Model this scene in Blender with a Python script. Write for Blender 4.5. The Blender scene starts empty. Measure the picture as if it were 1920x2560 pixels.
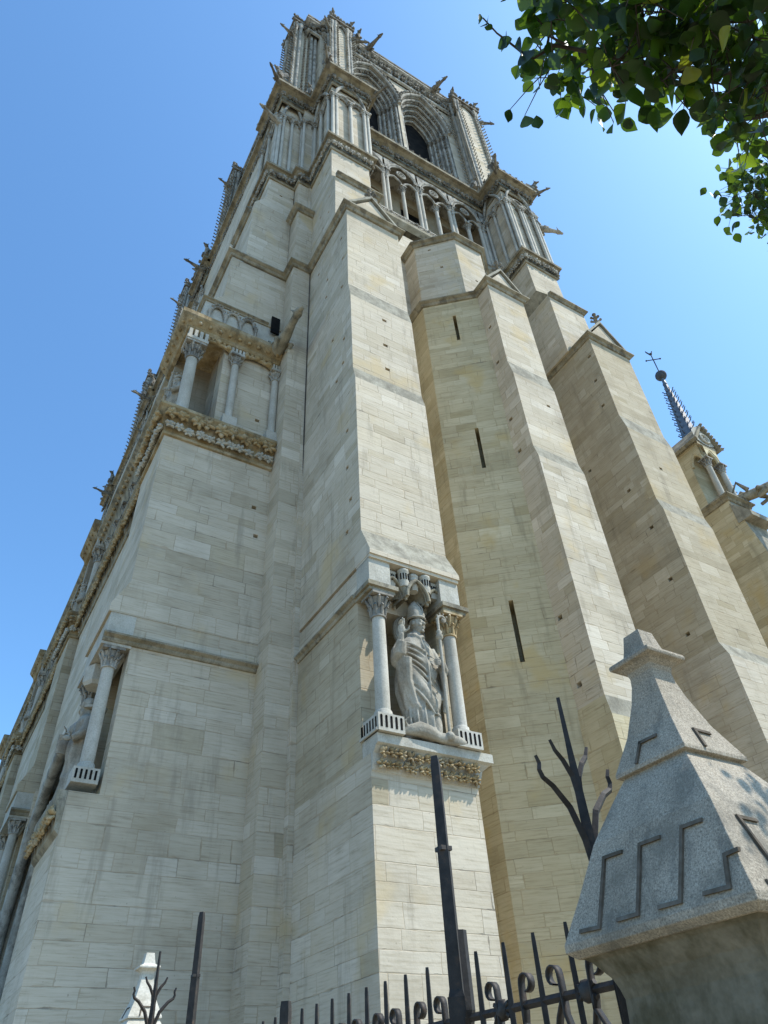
import bpy, math, random
from mathutils import Vector, Matrix
R = math.radians
random.seed(7)
scene = bpy.context.scene
COL = scene.collection
GROUND = -1.6          # eye level is z = 0

# ------------------------------------------------------------------ camera
cam = bpy.data.cameras.new('camera')
cam.lens = 24.98; cam.sensor_width = 36.0; cam.clip_start = 0.05; cam.clip_end = 3000
co = bpy.data.objects.new('camera', cam); COL.objects.link(co)
_h, _p, _r = R(32.6488), R(40.9721), R(-3.7076)
_f = Vector((math.sin(_h)*math.cos(_p), math.cos(_h)*math.cos(_p), math.sin(_p)))
_rt = Vector((math.cos(_h), -math.sin(_h), 0)); _up = _rt.cross(_f)
_r2 = math.cos(_r)*_rt + math.sin(_r)*_up; _u2 = -math.sin(_r)*_rt + math.cos(_r)*_up
co.matrix_world = Matrix(((_r2.x, _u2.x, -_f.x, 0), (_r2.y, _u2.y, -_f.y, 0), (_r2.z, _u2.z, -_f.z, 0), (0, 0, 0, 1)))
scene.camera = co
# ------------------------------------------------------------------ light
SUN_EL, SUN_AZ = 55.0, 127.0        # azimuth clockwise from north (+Y)
world = bpy.data.worlds.new('World'); scene.world = world; world.use_nodes = True
wn = world.node_tree.nodes; wl = world.node_tree.links
sky = wn.new('ShaderNodeTexSky'); sky.sky_type = 'NISHITA'; sky.sun_disc = False
sky.sun_elevation = R(SUN_EL); sky.sun_rotation = R(SUN_AZ)
sky.air_density = 1.0; sky.dust_density = 1.1; sky.ozone_density = 2.0; sky.altitude = 50
bg = wn['Background']; bg.inputs[1].default_value = 0.148
tint = wn.new('ShaderNodeMix'); tint.data_type = 'RGBA'; tint.blend_type = 'MULTIPLY'; tint.inputs[0].default_value = 1.0
tint.inputs[7].default_value = (0.84, 1.25, 1.46, 1)       # the camera's cool white balance
wl.new(sky.outputs[0], tint.inputs[6]); wl.new(tint.outputs[2], bg.inputs[0])
sl = bpy.data.lights.new('sun', 'SUN'); sl.energy = 4.3; sl.angle = R(0.5); sl.color = (1.0, 0.95, 0.86)
so = bpy.data.objects.new('sun', sl); COL.objects.link(so)
_sd = Vector((math.sin(R(SUN_AZ))*math.cos(R(SUN_EL)), math.cos(R(SUN_AZ))*math.cos(R(SUN_EL)), math.sin(R(SUN_EL))))
so.rotation_euler = _sd.to_track_quat('Z', 'Y').to_euler(); so.location = _sd*150
scene.view_settings.view_transform = 'Standard'; scene.view_settings.look = 'None'
scene.view_settings.exposure = 0.5; scene.view_settings.gamma = 1.0
scene.cycles.max_bounces = 6; scene.cycles.diffuse_bounces = 4

# ------------------------------------------------------------------ materials
class NT:
    """small helper for writing shader maths"""
    def __init__(s, name):
        s.m = bpy.data.materials.new(name); s.m.use_nodes = True
        s.t = s.m.node_tree; s.n = s.t.nodes; s.l = s.t.links
        s.b = s.n['Principled BSDF']
    def put(s, sock, v):
        if isinstance(v, (int, float)): sock.default_value = v
        elif isinstance(v, (tuple, list)): sock.default_value = tuple(v) + ((1.0,) if len(sock.default_value) == 4 and len(v) == 3 else ())
        else: s.l.new(v, sock)
    def math(s, op, a, b=0.0, c=None):
        n = s.n.new('ShaderNodeMath'); n.operation = op
        s.put(n.inputs[0], a); s.put(n.inputs[1], b)
        if c is not None: s.put(n.inputs[2], c)
        return n.outputs[0]
    def vec(s, op, a, b=None):
        n = s.n.new('ShaderNodeVectorMath'); n.operation = op
        s.put(n.inputs[0], a)
        if b is not None: s.put(n.inputs[1], b)
        return n.outputs['Value'] if op in ('DOT_PRODUCT', 'LENGTH') else n.outputs[0]
    def xyz(s, x, y, z):
        n = s.n.new('ShaderNodeCombineXYZ'); s.put(n.inputs[0], x); s.put(n.inputs[1], y); s.put(n.inputs[2], z); return n.outputs[0]
    def noise(s, vec, scale, detail=3.0, rough=0.55):
        n = s.n.new('ShaderNodeTexNoise'); n.inputs['Scale'].default_value = scale
        n.inputs['Detail'].default_value = detail; n.inputs['Roughness'].default_value = rough
        s.put(n.inputs['Vector'], vec); return n.outputs[0]
    def white(s, vec):
        n = s.n.new('ShaderNodeTexWhiteNoise'); n.noise_dimensions = '3D'; s.put(n.inputs['Vector'], vec); return n.outputs['Value']
    def ramp(s, f, stops, const=False):
        n = s.n.new('ShaderNodeValToRGB'); s.put(n.inputs[0], f); e = n.color_ramp.elements
        if const: n.color_ramp.interpolation = 'CONSTANT'
        while len(e) > 1: e.remove(e[-1])
        e[0].position = stops[0][0]; e[0].color = tuple(stops[0][1]) + (1,)
        for p, c in stops[1:]:
            k = e.new(p); k.color = tuple(c) + (1,)
        return n.outputs[0]
    def rng(s, v, a, b, c=0.0, d=1.0):
        n = s.n.new('ShaderNodeMapRange'); n.interpolation_type = 'SMOOTHSTEP'
        for i, q in enumerate((v, a, b, c, d)): s.put(n.inputs[i], q)
        return n.outputs[0]
    def mix(s, f, a, b, mode='MIX'):
        n = s.n.new('ShaderNodeMix'); n.data_type = 'RGBA'; n.blend_type = mode
        s.put(n.inputs[0], f); s.put(n.inputs[6], a); s.put(n.inputs[7], b); return n.outputs[2]
    def pos(s):
        g = s.n.new('ShaderNodeNewGeometry'); return g.outputs['Position'], g.outputs['True Normal']
    def obj(s):
        return s.n.new('ShaderNodeTexCoord').outputs['Object']
    def bump(s, h, strength, dist=0.02):
        n = s.n.new('ShaderNodeBump'); n.inputs['Strength'].default_value = strength; n.inputs['Distance'].default_value = dist
        s.put(n.inputs['Height'], h); s.l.new(n.outputs[0], s.b.inputs['Normal'])
    def done(s, color, rough=0.85, spec=0.2, metal=0.0):
        s.put(s.b.inputs['Base Color'], color); s.put(s.b.inputs['Roughness'], rough)
        s.b.inputs['Specular IOR Level'].default_value = spec; s.b.inputs['Metallic'].default_value = metal
        return s.m

def ashlar(name, course=0.43, width=0.95, tone=(1, 1, 1), joint=(0.30, 0.255, 0.185), jw=0.011, patch=0.5):
    k = NT(name); P, N = k.pos()
    T = k.vec('NORMALIZE', k.vec('CROSS_PRODUCT', (0, 0, 1), N))
    sep = k.n.new('ShaderNodeSeparateXYZ'); k.l.new(P, sep.inputs[0]); z = sep.outputs[2]
    warp = k.noise(P, 1.1, 3.0)
    u = k.math('ADD', k.vec('DOT_PRODUCT', P, T), k.math('MULTIPLY', k.math('SUBTRACT', warp, 0.5), 0.10))
    warp2 = k.noise(k.vec('ADD', P, (31, 7, 3)), 1.7, 3.0)
    v = k.math('ADD', z, k.math('MULTIPLY', k.math('SUBTRACT', warp2, 0.5), 0.035))
    v = k.math('ADD', v, k.math('MULTIPLY', k.math('SINE', k.math('MULTIPLY', z, 2.1)), 0.11))
    v = k.math('ADD', v, k.math('MULTIPLY', k.math('SINE', k.math('MULTIPLY', z, 5.3)), 0.06))
    vv = k.math('DIVIDE', k.math('ADD', v, 100.0), course)
    row = k.math('FLOOR', vv); fr = k.math('FRACT', vv)
    face = k.math('ROUND', k.math('ADD', k.math('MULTIPLY', k.vec('DOT_PRODUCT', N, (1, 0, 0)), 3.0), k.math('MULTIPLY', k.vec('DOT_PRODUCT', N, (0, 1, 0)), 7.0)))
    rr = k.white(k.xyz(row, face, 2.0)); ro = k.white(k.xyz(row, face, 9.0))
    w = k.math('MULTIPLY', k.math('ADD', 0.62, k.math('MULTIPLY', rr, 0.85)), width)
    uu = k.math('ADD', k.math('DIVIDE', u, w), k.math('MULTIPLY', ro, 17.0))
    bi = k.math('FLOOR', uu); fu = k.math('FRACT', uu)
    rnd = k.white(k.xyz(bi, row, k.math('ADD', face, 0.5)))
    rnd2 = k.white(k.xyz(bi, row, k.math('ADD', face, 40.5)))
    base = k.ramp(rnd, [(0.0, (.455, .43, .37)), (0.18, (.475, .455, .40)), (0.45, (.487, .47, .42)),
                        (0.68, (.47, .447, .39)), (0.84, (.50, .485, .44)), (0.94, (.55, .538, .495)), (0.975, (.44, .415, .35)), (1.0, (.395, .37, .30))])
    # bedding streaks, soft stains, pits
    st = k.noise(k.vec('MULTIPLY', k.vec('ADD', P, k.xyz(k.math('MULTIPLY', rnd2, 9.0), 0.0, k.math('MULTIPLY', rnd2, 5.0))), (1.0, 1.0, 17.0)), 1.25, 6.0, 0.68)
    rowt = k.white(k.xyz(row, 3.3, 71.0))
    base = k.mix(1.0, base, k.ramp(rowt, [(0.0, (.86, .85, .82)), (0.25, (.97, .965, .95)), (0.7, (1.0, 1.0, 1.0)), (1.0, (1.06, 1.06, 1.06))]), 'MULTIPLY')
    base = k.mix(1.0, base, k.ramp(st, [(0.30, (.68, .66, .62)), (0.44, (.93, .92, .90)), (0.55, (1.0, 1.0, 1.0)), (0.75, (1.07, 1.07, 1.07))]), 'MULTIPLY')
    big = k.noise(P, 0.32, 5.0, 0.62)
    base = k.mix(1.0, base, k.ramp(big, [(0.28, (.74, .73, .70)), (0.48, (.98, .98, .97)), (0.7, (1.05, 1.05, 1.03))]), 'MULTIPLY')
    # weathered soot drips below ledges and ochre lime patches, each with its own outline
    drip = k.noise(k.vec('MULTIPLY', P, (1.6, 1.6, 0.22)), 1.2, 5.0, 0.65)
    base = k.mix(k.rng(drip, 0.55, 0.70, 0.0, 0.50), base, (.25, .235, .20))
    och = k.noise(k.vec('ADD', P, (5, 50, 9)), 0.55, 4.0)
    base = k.mix(k.rng(och, 0.56, 0.72, 0.0, patch), base, (.46, .385, .235))
    pit = k.noise(P, 17.0, 2.0)
    base = k.mix(k.rng(pit, 0.70, 0.76, 0.0, 0.55), base, (.22, .20, .17))
    jn = k.noise(P, 2.3, 4.0)
    jj = k.math('MULTIPLY_ADD', k.rng(jn, 0.5, 0.82), 0.045, jw)
    dv = k.math('MULTIPLY', k.math('MINIMUM', fr, k.math('SUBTRACT', 1.0, fr)), course)
    du = k.math('MULTIPLY', k.math('MINIMUM', fu, k.math('SUBTRACT', 1.0, fu)), w)
    mort = k.math('SUBTRACT', 1.0, k.rng(k.math('MINIMUM', dv, du), k.math('MULTIPLY', jj, 0.35), jj))
    jc = k.ramp(k.noise(P, 1.3, 3.0), [(0.34, (.11, .10, .085)), (0.45, joint), (0.62, (joint[0]*1.3, joint[1]*1.35, joint[2]*1.5))])
    base = k.mix(k.math('MULTIPLY', mort, 0.62), base, jc)
    base = k.mix(1.0, base, (1.085, 1.0, .90), 'MULTIPLY')
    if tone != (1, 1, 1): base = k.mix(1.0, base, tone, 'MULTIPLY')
    hgt = k.math('SUBTRACT', k.math('ADD', k.math('MULTIPLY', k.noise(P, 9.0, 5.0), 0.5), k.math('MULTIPLY', rnd2, 0.25)), k.math('MULTIPLY', mort, 0.5))
    k.bump(hgt, 0.45, 0.03)
    return k.done(base, 0.92, 0.12)

def carved(name, c_lo, c_mid, c_hi, scale=2.2, dark=None, damt=0.5, bump=0.5):
    k = NT(name); P, N = k.pos()
    f = k.noise(P, scale, 5.0, 0.62)
    c = k.ramp(f, [(0.30, c_lo), (0.5, c_mid), (0.72, c_hi)])
    if dark:
        g = k.noise(k.vec('MULTIPLY', k.vec('ADD', P, (3, 9, 1)), (1.3, 1.3, 0.7)), 1.5, 6.0, 0.7)
        c = k.mix(k.rng(g, 0.47, 0.62, 0.0, damt), c, dark)
    fine = k.noise(P, 30.0, 3.0)
    c = k.mix(1.0, c, k.ramp(fine, [(0.3, (.82, .82, .80)), (0.6, (1.04, 1.04, 1.04))]), 'MULTIPLY')
    k.bump(k.noise(P, 14.0, 5.0), bump, 0.02)
    return k.done(c, 0.92, 0.12)

M_ASH = ashlar('limestone_ashlar')
M_ASHF = ashlar('limestone_ashlar_fine', course=0.36, width=0.85, patch=0.6)
M_ASHW = ashlar('limestone_ashlar_warm', course=0.36, width=0.9, tone=(.97, .95, .80), patch=0.7)
M_ASHE = ashlar('limestone_ashlar_grime_shade', course=0.36, width=0.85, tone=(.84, .82, .76), patch=0.5)  # grime, and painted shade where it lines the niche and tabernacle
M_DARKASH = ashlar('soot_shade_ashlar', course=0.36, width=0.85, tone=(.62, .62, .62), patch=0.2)  # soot on the west front; also painted shade for the gallery back wall
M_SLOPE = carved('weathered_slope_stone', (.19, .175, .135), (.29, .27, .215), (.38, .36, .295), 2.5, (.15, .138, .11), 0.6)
M_PLAIN = carved('smooth_limestone', (.36, .34, .29), (.45, .43, .37), (.50, .485, .43), 1.3, (.26, .245, .205), .4)
M_STATUE = carved('statue_stone', (.24, .215, .17), (.36, .335, .28), (.43, .405, .35), 1.5, (.17, .15, .12), 0.55)
M_LEDGE = carved('ledge_stone', (.19, .165, .11), (.28, .25, .185), (.37, .345, .28), 1.7, (.115, .105, .085), 0.75)
M_LEDGEW = carved('ochre_ledge_stone', (.235, .17, .085), (.33, .26, .155), (.43, .375, .275), 1.7, (.13, .10, .06), 0.7)
M_OCHRE = carved('ochre_carved_stone', (.27, .185, .085), (.39, .295, .165), (.50, .43, .315), 3.2, (.17, .125, .07), 0.6)
M_CARVE = carved('grey_carved_stone', (.23, .215, .185), (.355, .335, .29), (.45, .435, .39), 1.6, (.115, .105, .09), 0.75)
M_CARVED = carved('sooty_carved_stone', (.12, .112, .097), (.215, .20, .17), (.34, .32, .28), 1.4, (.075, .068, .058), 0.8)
M_COLUMN = carved('column_limestone', (.38, .355, .30), (.45, .425, .365), (.49, .47, .42), 1.1, (.30, .28, .235), 0.35, 0.3)

def granite():
    k = NT('granite'); P = k.obj()
    s1 = k.noise(P, 110.0, 4.0, 0.8); s2 = k.noise(P, 150.0, 2.0, .7)
    c = k.ramp(s1, [(0.34, (.16, .138, .108)), (0.45, (.30, .262, .205)), (0.55, (.39, .345, .275)), (0.68, (.53, .475, .385))])
    c = k.mix(k.rng(s2, 0.57, 0.68, 0, .6), c, (.12, .105, .085))
    g = k.noise(P, 3.0, 5.0, 0.65)
    c = k.mix(k.rng(g, 0.45, 0.66, 0, .6), c, (.15, .14, .115))
    rn = k.noise(k.vec('MULTIPLY', P, (7, 7, 1.1)), 1.6, 5.0, .6); c = k.mix(k.rng(rn, .54, .70, 0, .45), c, (.12, .115, .10))
    c = k.mix(1.0, c, k.ramp(k.noise(P, 1.3, 3.0), [(.35, (.80, .79, .77)), (.6, (1, 1, 1))]), 'MULTIPLY')
    k.bump(s1, 0.35, 0.006); return k.done(c, 0.9, 0.12)
M_GRAN = granite()
def iron():
    k = NT('wrought_iron'); P = k.obj()
    c = k.ramp(k.noise(P, 14.0, 4.0), [(.35, (.018, .015, .013)), (.6, (.034, .028, .024)), (.75, (.065, .042, .028))])
    k.bump(k.noise(P, 40.0, 4.0), 0.5, 0.004); return k.done(c, 0.62, 0.35)
M_IRON = iron()
def lead():
    k = NT('lead_sheet'); P = k.obj()
    c = k.ramp(k.noise(P, 1.2, 4.0), [(.35, (.07, .085, .11)), (.6, (.13, .15, .185))])
    return k.done(c, 0.55, 0.4)
M_LEAD = lead()
M_LEADDK = carved('dark_lead', (.05, .055, .065), (.08, .085, .10), (.12, .13, .14), 2.0)
M_GOLD = carved('verdigris_iron', (.05, .05, .045), (.08, .08, .07), (.10, .10, .09), 2.0)
M_SLATE = carved('lead_roof', (.12, .13, .14), (.17, .18, .19), (.22, .23, .24), 0.8)
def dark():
    k = NT('opening_shade'); return k.done(k.ramp(k.noise(k.pos()[0], 1.5), [(.4, (.008, .008, .008)), (.7, (.02, .018, .016))]), 0.9, 0.05)
M_DARK = dark()  # near-black colour standing in for the shade inside openings and slots
def leafmat():
    k = NT('leaf_green'); oi = k.n.new('ShaderNodeAttribute'); oi.attribute_name = 'tint'; oi.attribute_type = 'GEOMETRY'
    f = oi.outputs['Fac']
    c = k.ramp(f, [(0.0, (.009, .022, .005)), (.5, (.017, .038, .007)), (.85, (.036, .075, .012)), (.97, (.06, .10, .014)), (1.0, (.16, .13, .015))])
    vein = k.noise(k.pos()[0], 60.0, 2.0)
    c = k.mix(1.0, c, k.ramp(vein, [(.3, (.8, .8, .8)), (.7, (1.1, 1.1, 1.1))]), 'MULTIPLY')
    k.done(c, 0.42, 0.4)
    tr = k.n.new('ShaderNodeBsdfTranslucent')
    k.l.new(k.ramp(f, [(0.0, (.025, .060, .004)), (.35, (.06, .125, .008)), (.62, (.16, .27, .012)), (1.0, (.36, .46, .03))]), tr.inputs[0])
    mx = k.n.new('ShaderNodeMixShader'); mx.inputs[0].default_value = 0.40
    k.l.new(k.b.outputs[0], mx.inputs[1]); k.l.new(tr.outputs[0], mx.inputs[2])
    k.l.new(mx.outputs[0], k.n['Material Output'].inputs[0]); return k.m
M_LEAF = leafmat()
def bark():
    k = NT('bark'); P = k.obj()
    k.bump(k.noise(k.vec('MULTIPLY', P, (1, 1, .25)), 30.0, 5.0), .8, .01)
    return k.done(k.ramp(k.noise(P, 12.0, 5.0), [(.35, (.035, .028, .022)), (.65, (.085, .07, .055))]), .9, .15)
M_BARK = bark()
def paving():
    k = NT('pale_paving'); P = k.pos()[0]
    b = k.n.new('ShaderNodeTexBrick'); b.inputs['Scale'].default_value = 1.4; k.l.new(P, b.inputs['Vector'])
    b.inputs['Color1'].default_value = (.32, .265, .18, 1); b.inputs['Color2'].default_value = (.37, .31, .215, 1); b.inputs['Mortar'].default_value = (.16, .14, .10, 1); b.inputs['Mortar Size'].default_value = .012
    c = k.mix(1.0, b.outputs[0], k.ramp(k.noise(P, .5, 5.0), [(.3, (.8, .8, .78)), (.6, (1.05, 1.05, 1.03))]), 'MULTIPLY')
    return k.done(c, .85, .2)
M_PAVE = paving()

# ------------------------------------------------------------------ mesh helpers
class MB:
    def __init__(s): s.v = []; s.f = []; s.m = []; s.sm = []
    def add(s, vs, fs, mi=0, smooth=False):
        o = len(s.v); s.v.extend([tuple(p) for p in vs])
        for f in fs: s.f.append(tuple(i+o for i in f)); s.m.append(mi); s.sm.append(smooth)
    def box(s, x0, x1, y0, y1, z0, z1, mi=0):
        s.add([(x0,y0,z0),(x1,y0,z0),(x1,y1,z0),(x0,y1,z0),(x0,y0,z1),(x1,y0,z1),(x1,y1,z1),(x0,y1,z1)],
              [(3,2,1,0),(4,5,6,7),(0,1,5,4),(1,2,6,5),(2,3,7,6),(3,0,4,7)], mi)
    def prism(s, pts, z0, z1, mi=0):
        n = len(pts); s.add([(x,y,z0) for x,y in pts]+[(x,y,z1) for x,y in pts],
              [tuple(range(n-1,-1,-1)), tuple(range(n,2*n))]+[(i,(i+1)%n,(i+1)%n+n,i+n) for i in range(n)], mi)
    def extrude(s, pts, d, mi=0):
        n = len(pts); d = Vector(d); q = [Vector(p) for p in pts]
        s.add(q+[p+d for p in q], [tuple(range(n-1,-1,-1)), tuple(range(n,2*n))]+[(i,(i+1)%n,(i+1)%n+n,i+n) for i in range(n)], mi)
    def loft(s, secs, holes=(), mi=0, slope=1, cap=True, hd=0.28):
        """secs: (z, plan polygon ccw); holes: (edge, along, z, w, h) recessed as real pockets"""
        for (z0, a), (z1, b) in zip(secs[:-1], secs[1:]):
            n = len(a)
            for i in range(n):
                p, q = Vector((*a[i], z0)), Vector((*a[(i+1)%n], z0)); p2, q2 = Vector((*b[i], z1)), Vector((*b[(i+1)%n], z1))
                d = (q-p); L = d.length
                if L < 1e-6: continue
                nn = Vector((d.y, -d.x, 0)).normalized(); lean = max(abs((p2-p).dot(nn)), abs((q2-q).dot(nn))); flat = (p2-p).to_2d().length < 0.03 and (q2-q).to_2d().length < 0.03
                hs = [h for h in holes if h[0] == i and z0+.05 < h[2] and h[2]+h[4] < z1-.05] if flat else []
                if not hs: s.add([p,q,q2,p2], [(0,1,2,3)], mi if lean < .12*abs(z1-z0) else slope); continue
                d.normalize(); nrm = Vector((d.y, -d.x, 0)); dep = hd
                us = sorted({0.0, L, *[h[1] for h in hs], *[h[1]+h[3] for h in hs]}); zs = sorted({z0, z1, *[h[2] for h in hs], *[h[2]+h[4] for h in hs]})
                H = z1-z0
                def at(u, z, off=0.0):
                    t = (z-z0)/H; A = p.lerp(p2, t); B = q.lerp(q2, t); return A + (B-A)*(u/L) - nrm*off
                for a0, a1 in zip(us[:-1], us[1:]):
                    for b0, b1 in zip(zs[:-1], zs[1:]):
                        ins = any(h[1]-1e-6 <= a0 and a1 <= h[1]+h[3]+1e-6 and h[2]-1e-6 <= b0 and b1 <= h[2]+h[4]+1e-6 for h in hs)
                        if not ins: s.add([at(a0,b0),at(a1,b0),at(a1,b1),at(a0,b1)], [(0,1,2,3)], mi)
                for h in hs:
                    u0,u1,w0,w1 = h[1],h[1]+h[3],h[2],h[2]+h[4]
                    dep = h[5] if len(h) > 5 else hd
                    F = [at(u0,w0),at(u1,w0),at(u1,w1),at(u0,w1)]; K = [at(u0,w0,dep),at(u1,w0,dep),at(u1,w1,dep),at(u0,w1,dep)]
                    s.add(F+K, [(4,5,6,7),(0,1,5,4),(1,2,6,5),(2,3,7,6),(3,0,4,7)], mi)
        if cap:
            z, a = secs[-1]; s.add([(x,y,z) for x,y in a], [tuple(range(len(a)))], slope)
            z, a = secs[0]; s.add([(x,y,z) for x,y in a], [tuple(range(len(a)-1,-1,-1))], mi)
    def tube(s, pts, rad, n=8, smooth=True, cap=True, mi=0):
        P = [Vector(p) for p in pts]; 
        if isinstance(rad, (int, float, tuple)): rad = [rad]*len(P)
        o = len(s.v); up = None; rings = []
        for i, p in enumerate(P):
            t = (P[min(i+1,len(P)-1)]-P[max(i-1,0)])
            if t.length < 1e-9: t = Vector((0,0,1))
            t.normalize()
            if up is None: up = Vector((1,0,0)) if abs(t.z) > .8 else Vector((0,0,1))
            a = t.cross(up); a = a.normalized() if a.length > 1e-6 else t.orthogonal().normalized(); b = t.cross(a).normalized(); up = -b if False else a.cross(t)
            ra = rad[i]; ra, rb = ra if isinstance(ra, tuple) else (ra, ra)
            rings.append([p + a*(ra*math.cos(2*math.pi*j/n)) + b*(rb*math.sin(2*math.pi*j/n)) for j in range(n)])
        vs = [q for r in rings for q in r]; fs = []
        for i in range(len(P)-1):
            for j in range(n): fs.append((i*n+j, i*n+(j+1)%n, (i+1)*n+(j+1)%n, (i+1)*n+j))
        s.add(vs, fs, mi, smooth)
        if cap:
            s.add(rings[0], [tuple(range(n-1,-1,-1))], mi); s.add(rings[-1], [tuple(range(n))], mi)
    def lathe(s, x, y, prof, n=12, smooth=True, mi=0, rot=0.0, sq=1.0):
        vs = []; fs = []
        for r, z in prof:
            for j in range(n):
                a = rot+2*math.pi*j/n; vs.append((x+r*math.cos(a), y+r*sq*math.sin(a), z))
        for i in range(len(prof)-1):
            for j in range(n): fs.append((i*n+j, i*n+(j+1)%n, (i+1)*n+(j+1)%n, (i+1)*n+j))
        s.add(vs, fs, mi, smooth); k = len(prof)-1
        s.add(vs[:n], [tuple(range(n-1,-1,-1))], mi); s.add(vs[k*n:], [tuple(range(n))], mi)
    def blob(s, c, r, n=7, m=5, ax=None, smooth=True, jit=0.0, mi=0):
        c = Vector(c); r = (r, r, r) if isinstance(r, (int, float)) else r
        Mx = ax if ax is not None else Matrix.Identity(3)
        vs = [c + Mx @ Vector((0, 0, -r[2]))]; fs = []
        for i in range(1, m):
            ph = -math.pi/2 + math.pi*i/m
            for j in range(n):
                a = 2*math.pi*j/n; k = 1+random.uniform(-jit, jit)
                vs.append(c + Mx @ Vector((r[0]*math.cos(ph)*math.cos(a)*k, r[1]*math.cos(ph)*math.sin(a)*k, r[2]*math.sin(ph)*k)))
        vs.append(c + Mx @ Vector((0, 0, r[2]))); t = len(vs)-1
        for j in range(n):
            fs.append((0, 1+(j+1)%n, 1+j)); fs.append((t, 1+(m-2)*n+j, 1+(m-2)*n+(j+1)%n))
            for i in range(m-2): fs.append((1+i*n+j, 1+i*n+(j+1)%n, 1+(i+1)*n+(j+1)%n, 1+(i+1)*n+j))
        s.add(vs, fs, mi, smooth)
    def build(s, name, mats, parent=None, loc=None):
        me = bpy.data.meshes.new(name); me.from_pydata(s.v, [], s.f)
        for m in (mats if isinstance(mats, (list, tuple)) else [mats]): me.materials.append(m)
        me.polygons.foreach_set('material_index', s.m); me.polygons.foreach_set('use_smooth', s.sm)
        me.update()
        o = bpy.data.objects.new(name, me); COL.objects.link(o)
        if parent is not None:
            o.parent = parent
            if parent.name not in LOCAL: o.matrix_parent_inverse = parent.matrix_basis.inverted()
        return o
LOCAL = set()      # things whose meshes are modelled around their own origin
def thing(name, label, cat, loc=(0,0,0), group=None, local=False):
    o = bpy.data.objects.new(name, None); COL.objects.link(o); o.location = loc
    o['label'] = label; o['category'] = cat
    if group: o['group'] = group
    if local: LOCAL.add(o.name)
    o.empty_display_size = .3
    return o
def tag(o, label, cat, group=None):
    o['label'] = label; o['category'] = cat
    if group: o['group'] = group
def dup(root, off, rotz=0.0, scale=1.0):
    r = root.copy(); COL.objects.link(r); r.location = root.location + Vector(off); r.rotation_euler.z = root.rotation_euler.z + rotz; r.scale = root.scale*scale
    for ch in list(root.children):
        c = ch.copy(); COL.objects.link(c); c.parent = r
        for g in list(ch.children):
            d = g.copy(); COL.objects.link(d); d.parent = c
    return r

def offset_path(path, d):
    P = [Vector(p) for p in path]; out = []
    for i, p in enumerate(P):
        t0 = (p-P[i-1]).normalized() if i > 0 else None; t1 = (P[i+1]-p).normalized() if i < len(P)-1 else None
        n0 = Vector((t0.y, -t0.x)) if t0 else None; n1 = Vector((t1.y, -t1.x)) if t1 else None
        if n0 is None: out.append(p+n1*d)
        elif n1 is None: out.append(p+n0*d)
        else:
            b = (n0+n1); b = b/(1+n0.dot(n1)) if (1+n0.dot(n1)) > .05 else n0; out.append(p+b*d)
    return out
def moulding(mb, path, prof, mi=0):
    """profile (outward offset, z) swept along a plan path with mitred corners; outward is to the right"""
    rows = [[(*q, z) for q in offset_path(path, d)] for d, z in prof]; n = len(path)
    vs = [v for r in rows for v in r]; fs = []
    for i in range(len(rows)-1):
        for j in range(n-1): fs.append((i*n+j, i*n+j+1, (i+1)*n+j+1, (i+1)*n+j))
    mb.add(vs, fs, mi); k = len(rows)
    mb.add([rows[i][0] for i in range(k)], [tuple(range(k-1,-1,-1))], mi); mb.add([rows[i][-1] for i in range(k)], [tuple(range(k))], mi)
def walk(path, step, start=0.0):
    """points with tangents and outward normals along a plan path"""
    for a, b in zip(path[:-1], path[1:]):
        a, b = Vector(a), Vector(b); L = (b-a).length
        if L < step*.4: continue
        k = max(1, round(L/step)); t = (b-a)/L; n = Vector((t.y, -t.x))
        for i in range(k): yield a+t*((i+.5)*L/k), t, n
def frame3(t, n):
    return Matrix(((t.x, n.x, 0), (t.y, n.y, 0), (0, 0, 1)))
def foliage(mb, path, off, z, size, hgt=None, rows=1, step=None, jit=.15):
    """band of carved leaf clusters"""
    hgt = hgt or size
    for rI in range(rows):
        zz = z + (rI-(rows-1)/2)*hgt*.95
        for p, t, n in walk(offset_path(path, off - .25*size*(rows-1-rI)*.4), step or size*.80):
            Mx = frame3(t, n); c = Vector((p.x, p.y, zz)); sc = random.uniform(.8, 1.15)
            c += Mx @ Vector((random.uniform(-.12,.12)*size, random.uniform(-.06,.04)*size, random.uniform(-.08,.08)*size))
            tilt = random.uniform(-.5, .5); k = random.choice((5, 5, 6, 7))
            for i in range(k):
                a = 2*math.pi*i/k + tilt; u, w = math.cos(a), math.sin(a); L = sc*random.uniform(.30, .44)
                q = [c+Mx @ Vector((u*size*r_, o_*size, w*hgt*r_)) for r_, o_ in ((.05, -.02), (L*.55, .10+.05*random.random()), (L, .22), (L*1.22, .12))]
                mb.tube(q, [(.12*size, .08*size), (.24*size, .10*size), (.19*size, .10*size), (.05*size, .04*size)], 5)
            mb.blob(c+Mx @ Vector((0, .10*size, 0)), (size*.09, size*.08, hgt*.09), 5, 4)
def hooks(mb, p0, p1, out, size, step):
    """crocket hooks up an edge"""
    p0, p1, out = Vector(p0), Vector(p1), Vector(out).normalized(); L = (p1-p0).length; k = max(1, int(L/step)); d = (p1-p0)/L
    for i in range(k):
        p = p0+d*((i+.5)*L/k)
        mb.tube([p, p+out*size*.7+d*size*.15, p+out*size*1.1+d*size*.45], [size*.22, size*.22, size*.2], 5)
        mb.blob(p+out*size*1.1+d*size*.55, size*.32, 5, 4)
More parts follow.
